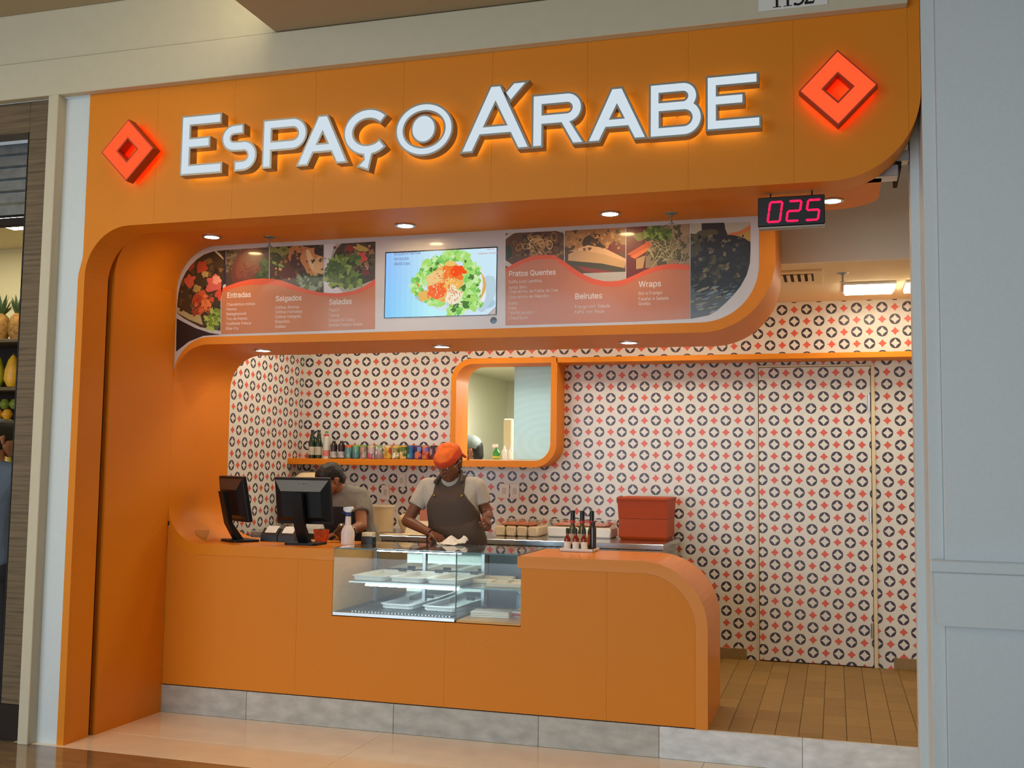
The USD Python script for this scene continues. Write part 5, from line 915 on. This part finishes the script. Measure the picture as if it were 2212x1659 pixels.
def person(label, J, skin, shirt, trousers, head_c, head_R, hands, hair=None, apron=None, foot_dir=(0, -1, 0), hs=1.0):
    """J: named joints. Body one continuous mesh; clothes, hair and eyes its parts."""
    p = thing('person', label, 'person', (J['pelvis'][0], J['pelvis'][1], ZK if J.get('z0') is None else J['z0']))
    jv = {k: np.array(v, float) for k, v in J.items() if k != 'z0'}
    pel, chest, neck = jv['pelvis'], jv['chest'], jv['neck']; sl, sr = jv['sho_l'], jv['sho_r']; ax = (sr - sl) / np.linalg.norm(sr - sl)
    hw = .085
    def trunk(g): 
        hull = Manifold.batch_hull; mid = (pel * .5 + chest * .5)
        return [hull([sp_(pel + ax * hw, .105 + g), sp_(pel - ax * hw, .105 + g), sp_(mid + ax * .065, .098 + g), sp_(mid - ax * .065, .098 + g)]), hull([sp_(mid + ax * .065, .098 + g), sp_(mid - ax * .065, .098 + g), sp_(chest + ax * .075, .105 + g), sp_(chest - ax * .075, .105 + g)]),
                hull([sp_(chest + ax * .075, .105 + g), sp_(chest - ax * .075, .105 + g), sp_(sl + ax * .02, .055 + g), sp_(sr - ax * .02, .055 + g)]), hull([sp_(sl, .052 + g), sp_(sr, .052 + g), sp_(neck + (chest - neck) * .12, .05 + g * .4)])]
    hc = np.array(head_c, float)
    bones = trunk(0) + [bone(neck, .054, hc + head_R @ np.array([0, .02, -.05]), .05)]
    for s, el, wr in ((sl, 'elb_l', 'wr_l'), (sr, 'elb_r', 'wr_r')): bones += [bone(s, .05, jv[el], .039), bone(jv[el], .041, jv[wr], .026)]
    legs = []
    for sx in (-1, 1):
        hip = pel + ax * sx * .085 - np.array([0, 0, .06]); ft = jv['foot_' + 'lr'[sx > 0]]; kn = (hip + ft) / 2 + np.array(foot_dir) * .05; an = ft + [0, 0, .085]
        legs += [(hip, .088, kn, .058), (kn, .058, an, .04)]
        bones += [bone(*legs[-2]), bone(*legs[-1])]
    hm, eyes, pup, lips, brows, W = head_parts(hc, head_R, hs)
    body = man(smoothed(uni(bones), .02, 10)) + man(hm)
    for hd in hands: body = body + hd
    part(p, 'body', body, skin, smooth=60)
    for e, q in zip(eyes, pup): part(p, 'eye', e, M['eye_white'], smooth=True); part(p, 'iris', q, M['hair'], smooth=True)
    part(p, 'lips', lips, M['lips'], smooth=True)
    for b in brows: part(p, 'eyebrow', b, M['hair'], smooth=True)
    sh = trunk(.014)
    for s, el in ((sl, 'elb_l'), (sr, 'elb_r')):
        e = s + (jv[el] - s) * .9; slv = bone(s, .066, e, .058); d = (jv[el] - s) / np.linalg.norm(jv[el] - s); cut = s + (jv[el] - s) * .56
        sh.append(slv.trim_by_plane(tuple(map(float, -d)), float(-d @ cut)))
    st = man(smoothed(uni(sh), .016, 6)); up = chest - pel; up = up / np.linalg.norm(up); st = st.trim_by_plane(tuple(map(float, up)), float(up @ (pel - up * .05)))
    vz = tm(st); nz = meshkit.fbm(np.array(vz.vertices) * 16, 3, 5) - .5; vz = trimesh.Trimesh(vz.vertices + vz.vertex_normals * (nz * .012)[:, None], vz.faces, process=False)
    part(p, 't_shirt', vz, shirt, smooth=60)
    tr = [Manifold.batch_hull([sp_(pel + ax * hw, .116), sp_(pel - ax * hw, .116), sp_(pel + ax * hw - [0, 0, .08], .11), sp_(pel - ax * hw - [0, 0, .08], .11)])] + [bone(a, r + .012, b, q + .014) for a, r, b, q in legs]
    part(p, 'trousers', man(smoothed(uni(tr), .025, 6)).trim_by_plane((0, 0, 1), float(min(jv['foot_l'][2], jv['foot_r'][2]) + .05)), trousers, smooth=60)
    fd = np.array(foot_dir, float); fs_ = np.cross(fd, [0, 0, 1])
    for f_ in ('foot_l', 'foot_r'):
        q = jv[f_] + [0, 0, .038]; part(p, 'shoe', smoothed(Manifold.batch_hull([sp_(q - fd * .06, .036), sp_(q + fd * .13 + fs_ * .015, .03), sp_(q + fd * .13 - fs_ * .015, .03), sp_(q + [0, 0, .045], .042)]).trim_by_plane((0, 0, 1), float(jv[f_][2])), .015, 2), M['shoe'], smooth=60)
    return p, W, jv, trunk
M['eye_white'] = mat('eye_white', (214, 206, 196), .3); M['hair'] = mat('black_hair', (20, 16, 14), .55, noise=.4, nscale=90, bump=.002); M['lips'] = mat('lips', (112, 62, 54), .45); M['shoe'] = mat('black_shoe', (22, 22, 24), .5)
M['skin_dark'] = mat('skin_dark_brown', (122, 74, 50), .45, noise=.06, nscale=30); M['skin_mid'] = mat('skin_brown', (158, 104, 72), .45, noise=.06, nscale=30)
M['shirt_grey'] = mat('light_grey_cotton', (186, 182, 172), .85, noise=.05, nscale=60, bump=.0006); M['shirt_grey2'] = mat('grey_cotton', (138, 134, 126), .85, noise=.06, nscale=60); M['apron'] = mat('brown_grey_apron', (84, 70, 60), .8, noise=.06, nscale=90, bump=.0005); M['jeans'] = mat('dark_trousers', (38, 38, 46), .8)
M['cap_orange'] = mat('orange_bandana', (255, 118, 36), .7, noise=.05, nscale=30); M['cap_band'] = mat('bandana_band', (206, 66, 24), .7)
# the server wiping the glass case
J = dict(pelvis=(-2.52, 1.93, 1.03), chest=(-2.565, 1.89, 1.355), neck=(-2.57, 1.87, 1.50), sho_l=(-2.755, 1.89, 1.45), sho_r=(-2.39, 1.90, 1.462), elb_l=(-2.862, 1.80, 1.215), wr_l=(-2.622, 1.655, 1.142), elb_r=(-2.325, 1.96, 1.265), wr_r=(-2.268, 1.755, 1.262), foot_l=(-2.63, 1.92, ZK), foot_r=(-2.41, 1.95, ZK))
HR = rot(-14, 30, 3); hc = (-2.562, 1.80, 1.625)
dL = np.array([-2.49, 1.56, 1.105]) - np.array(J['wr_l'])
pp, W, jv, trunk = person('person in an orange bandana, grey T-shirt and brown apron wiping the glass display case', J, M['skin_dark'], M['shirt_grey'], M['jeans'], hc, HR,
    [hand(J['wr_l'], dL, (0.15, .0, -1), .45, -1), hand(J['wr_r'], (.35, -.8, -.45), (-.6, -.2, -.7), 1.25, 1)])
Sx = lambda p, r: sp_(W(p), r)
dome = Manifold.batch_hull([Sx((0, .03, .045), .086), Sx((0, -.02, .05), .079), Sx((0, .01, .092), .055), Sx((.03, .03, .085), .05), Sx((-.03, .03, .085), .05), Sx((0, .06, .03), .06)])
up = HR @ np.array([0, -.28, .96]); up /= np.linalg.norm(up); base_ = W((0, -.05, .034))
dm = smoothed(dome, .008, 3); nn = meshkit.fbm(np.array(dm.vertices) * 26, 3, 2) - .5; dm.vertices += dm.vertex_normals * (nn * .014)[:, None]
part(pp, 'bandana', man(dm).trim_by_plane(tuple(map(float, up)), float(up @ (base_ + up * .03))), M['cap_orange'], smooth=50)
band = man(smoothed(Manifold.batch_hull([Sx((0, .03, .042), .094), Sx((0, -.02, .045), .0875)]), .01, 2))
part(pp, 'bandana_band', band.trim_by_plane(tuple(map(float, up)), float(up @ (base_ - up * .012))).trim_by_plane(tuple(map(float, -up)), float(-up @ (base_ + up * .034))), M['cap_band'], smooth=50, label='darker orange headband of the bandana')
part(pp, 'bandana_knot', smoothed(uni([bone(W((.02, .115, .02)), .016, W((.05, .14, -.03)), .008), bone(W((.02, .115, .02)), .016, W((.0, .145, -.04)), .009)]), .008, 2), M['cap_band'])
part(pp, 'hair', smoothed(Manifold.batch_hull([Sx((.0, .05, .0), .072), Sx((0, .055, -.04), .058)]).trim_by_plane(tuple(map(float, HR @ np.array([0, 1, 0]))), float((HR @ np.array([0, 1, 0])) @ W((0, .03, 0)))), .012, 2), M['hair'])
gl_ = mat('thin_grey_glasses', (170, 164, 150), .3, metal=1)
for sx in (-1, 1):
    ring = [W((sx * .032 + .024 * math.cos(a), -.1 - .006 * math.cos(a) * 0, .0 + .016 * math.sin(a))) for a in np.linspace(0, 2 * math.pi, 17)]; part(pp, 'glasses_rim', tube(ring, .0014, 5), gl_); part(pp, 'glasses_temple', tube([W((sx * .056, -.1, .002)), W((sx * .083, -.06, .006)), W((sx * .088, .01, .008))], .0015, 5), gl_)
part(pp, 'glasses_bridge', tube([W((-.009, -.102, .002)), W((0, -.107, .006)), W((.009, -.102, .002))], .0014, 5), gl_)
ap = uni(trunk(.026) + [bone(jv['neck'] + [0, -.01, -.05], .075, jv['neck'] + [0, .0, .0], .062), Manifold.batch_hull([sp_(jv['pelvis'] + [sx * .1, -.03, z], .13) for sx in (-1, 1) for z in (-.35, .1)])])
ap = man(smoothed(ap, .016, 5))
outl = Polygon([(-2.80, .55), (-2.735, 1.14), (-2.72, 1.25), (-2.715, 1.33), (-2.665, 1.41), (-2.662, 1.53), (-2.63, 1.60), (-2.5, 1.60), (-2.455, 1.54), (-2.445, 1.42), (-2.385, 1.33), (-2.355, 1.25), (-2.305, 1.12), (-2.2, .55)])
fr_ = man(exY(outl, 1.2, 1.885)); ap = ap ^ fr_
neckhole = man(exY(affinity.scale(Point(-2.565, 1.545).buffer(1), .072, .085), 1.2, 2.2)); ap = ap - neckhole
part(pp, 'apron', ap, M['apron'], smooth=50)
part(pp, 'apron_strap', uni([bone(np.array([-2.655, 1.80, 1.49]), .016, np.array([-2.63, 1.87, 1.555]), .014), bone(np.array([-2.63, 1.87, 1.555]), .014, np.array([-2.58, 1.95, 1.56]), .013)]), M['apron']); part(pp, 'apron_strap', uni([bone(np.array([-2.47, 1.81, 1.50]), .016, np.array([-2.50, 1.88, 1.56]), .014), bone(np.array([-2.50, 1.88, 1.56]), .014, np.array([-2.56, 1.95, 1.56]), .013)]), M['apron'])
for x in (-2.648, -2.448): part(pp, 'apron_stud', join(sp_((x, 1.755, 1.398), .009, 10)), mat('brass_stud_%d' % int(-x * 1000), (200, 170, 100), .35, metal=1))
part(pp, 'bracelet', trimesh.creation.torus(.029, .004).apply_transform(trimesh.geometry.align_vectors((0, 0, 1), np.array(J['wr_l']) - np.array(J['elb_l']))).apply_translation(np.array(J['wr_l'])), M['dark'])
# crumpled white paper under the hand
g = np.stack(np.meshgrid(np.linspace(-1, 1, 15), np.linspace(-1, 1, 15), indexing='ij'), -1).reshape(-1, 2)
hgt = .012 + .055 * np.maximum(0, 1 - np.hypot(g[:, 0] + .15, g[:, 1] - .2) * 1.25) + .05 * np.maximum(0, 1 - np.hypot(g[:, 0] - .75, g[:, 1] - .6) * 2.2) + .022 * (meshkit.noise(np.c_[g * 2.2, g[:, :1] * 0], 4))
v = np.c_[g[:, 0] * .085 + .012 * meshkit.noise(np.c_[g * 1.7 + 5, g[:, :1] * 0], 1), g[:, 1] * .075, hgt]
idx = np.arange(225).reshape(15, 15); f = np.stack([idx[:-1, :-1], idx[1:, :-1], idx[1:, 1:], idx[:-1, 1:]], -1).reshape(-1, 4)
f = np.vstack([f[:, [0, 1, 2]], f[:, [0, 2, 3]]]); lo = v - [0, 0, .0015]; full = trimesh.Trimesh(np.vstack([v, lo]), np.vstack([f, f[:, ::-1] + 225]), process=False); full.vertices[:, 2] -= full.vertices[:, 2].min()
full.apply_translation((-2.395, 1.43, ZT + .0085)); single('napkin', 'crumpled white paper towel under the server\'s hand on the glass top', 'napkin', full, M['paper'], smooth=False)
# the bending man
J = dict(pelvis=(-3.40, 2.10, 1.0), chest=(-3.425, 1.99, 1.30), neck=(-3.455, 1.93, 1.425), sho_l=(-3.61, 1.90, 1.35), sho_r=(-3.315, 1.99, 1.375), elb_l=(-3.68, 1.76, 1.17), wr_l=(-3.62, 1.66, 1.13), elb_r=(-3.20, 1.90, 1.17), wr_r=(-3.33, 1.72, 1.085), foot_l=(-3.48, 2.04, ZK), foot_r=(-3.30, 2.10, ZK))
J['elb_r'] = (-3.25, 1.88, 1.165); J['wr_r'] = (-3.315, 1.72, 1.115)
HR2 = rot(-38, 26); hc2 = (-3.49, 1.85, 1.485)
pp, W, jv, trunk = person('person with short black hair in a grey T-shirt bending behind the right monitor', J, M['skin_mid'], M['shirt_grey2'], M['jeans'], hc2, HR2, [hand(J['wr_l'], (.4, -.6, -.1), (0, 0, -1), .6, -1), hand(J['wr_r'], (-.6, -.6, -.05), (0, 0, -1), .5, 1)], foot_dir=(-.3, -.95, 0))
Sx = lambda p, r: sp_(W(p), r)
hr = smoothed(Manifold.batch_hull([Sx((0, .03, .045), .084), Sx((0, -.018, .052), .076), Sx((0, .05, -.005), .07)]), .009, 3); nn = meshkit.noise(np.array(hr.vertices) * 90, 3) - .5; hr.vertices += hr.vertex_normals * (nn * .006)[:, None]
up2 = HR2 @ np.array([0, .62, .78]); part(pp, 'hair', man(hr).trim_by_plane(tuple(map(float, up2)), float(up2 @ W((0, -.07, .062)))), M['hair'], smooth=40)
ap = man(smoothed(uni(trunk(.024)), .016, 5)); q = np.array(jv['chest']) ; nrm = np.array([-.3, -.9, -.3]); nrm /= np.linalg.norm(nrm)
part(pp, 'apron', ap.trim_by_plane(tuple(map(float, nrm)), float(nrm @ q + .005)).trim_by_plane((0, 0, -1), -1.30), mat('dark_apron', (44, 40, 44), .8), smooth=50)
# the cook behind the pass-through
J = dict(pelvis=(-3.13, 4.06, 1.0), chest=(-3.15, 4.04, 1.36), neck=(-3.17, 4.03, 1.60), sho_l=(-3.13, 3.86, 1.53), sho_r=(-3.10, 4.22, 1.53), elb_l=(-3.18, 3.80, 1.27), wr_l=(-3.30, 3.98, 1.17), elb_r=(-3.16, 4.30, 1.27), wr_r=(-3.30, 4.12, 1.17), foot_l=(-3.13, 3.96, ZK), foot_r=(-3.13, 4.16, ZK))
HR3 = rot(-74, 6); pp, W, jv, trunk = person('person in a grey cap seen in profile through the pass-through', J, M['skin_mid'], M['shirt_grey'], M['jeans'], (-3.19, 4.02, 1.745), HR3, [hand(J['wr_l'], (-.3, .9, -.2), (-.3, .3, -1), .9, -1), hand(J['wr_r'], (-.3, -.9, -.2), (-.3, -.3, -1), .9, 1)], foot_dir=(-1, 0, 0))
Sx = lambda p, r: sp_(W(p), r)
u3 = HR3 @ np.array([0, .32, .95]); u3 /= np.linalg.norm(u3); part(pp, 'cap', man(smoothed(Manifold.batch_hull([Sx((0, .035, .05), .09), Sx((0, -.02, .055), .083), Sx((0, .02, .085), .062)]), .01, 3)).trim_by_plane(tuple(map(float, u3)), float(u3 @ W((0, -.05, .048)))), mat('cap_grey', (122, 132, 130), .7), smooth=50)
part(pp, 'hair', man(smoothed(Manifold.batch_hull([Sx((0, .055, .03), .078), Sx((0, .07, -.05), .06)]), .012, 2)).trim_by_plane(tuple(map(float, HR3 @ np.array([0, .95, -.3]))), float((HR3 @ np.array([0, .95, -.3])) @ W((0, .02, .03)))), M['hair'], smooth=50)
# the shopper next door
J = dict(pelvis=(-5.10, .36, .98), chest=(-5.09, .36, 1.36), neck=(-5.085, .36, 1.58), sho_l=(-5.27, .37, 1.51), sho_r=(-4.91, .37, 1.51), elb_l=(-5.33, .42, 1.22), wr_l=(-5.28, .56, 1.05), elb_r=(-4.86, .42, 1.22), wr_r=(-4.92, .58, 1.08), foot_l=(-5.2, .36, 0), foot_r=(-5.0, .36, 0), z0=0)
HR4 = rot(150, 8); pp, W, jv, trunk = person('person with dark hair and grey-blue top at the fruit shop, cut by the left edge', J, M['skin_mid'], mat('blue_grey_cotton', (84, 96, 112), .85), M['jeans'], (-5.07, .38, 1.735), HR4, [hand(J['wr_l'], (0, 1, -.3), (0, -.3, -1), .4, 1), hand(J['wr_r'], (0, 1, -.3), (0, -.3, -1), .4, -1)], foot_dir=(0, 1, 0))
Sx = lambda p, r: sp_(W(p), r); h4 = HR4 @ np.array([0, .8, .45]); part(pp, 'hair', man(smoothed(Manifold.batch_hull([Sx((0, .03, .045), .086), Sx((0, -.02, .052), .078), Sx((0, .06, -.06), .07)]), .01, 3)).trim_by_plane(tuple(map(float, h4)), float(h4 @ W((0, -.06, .055)))), M['hair'], smooth=50)
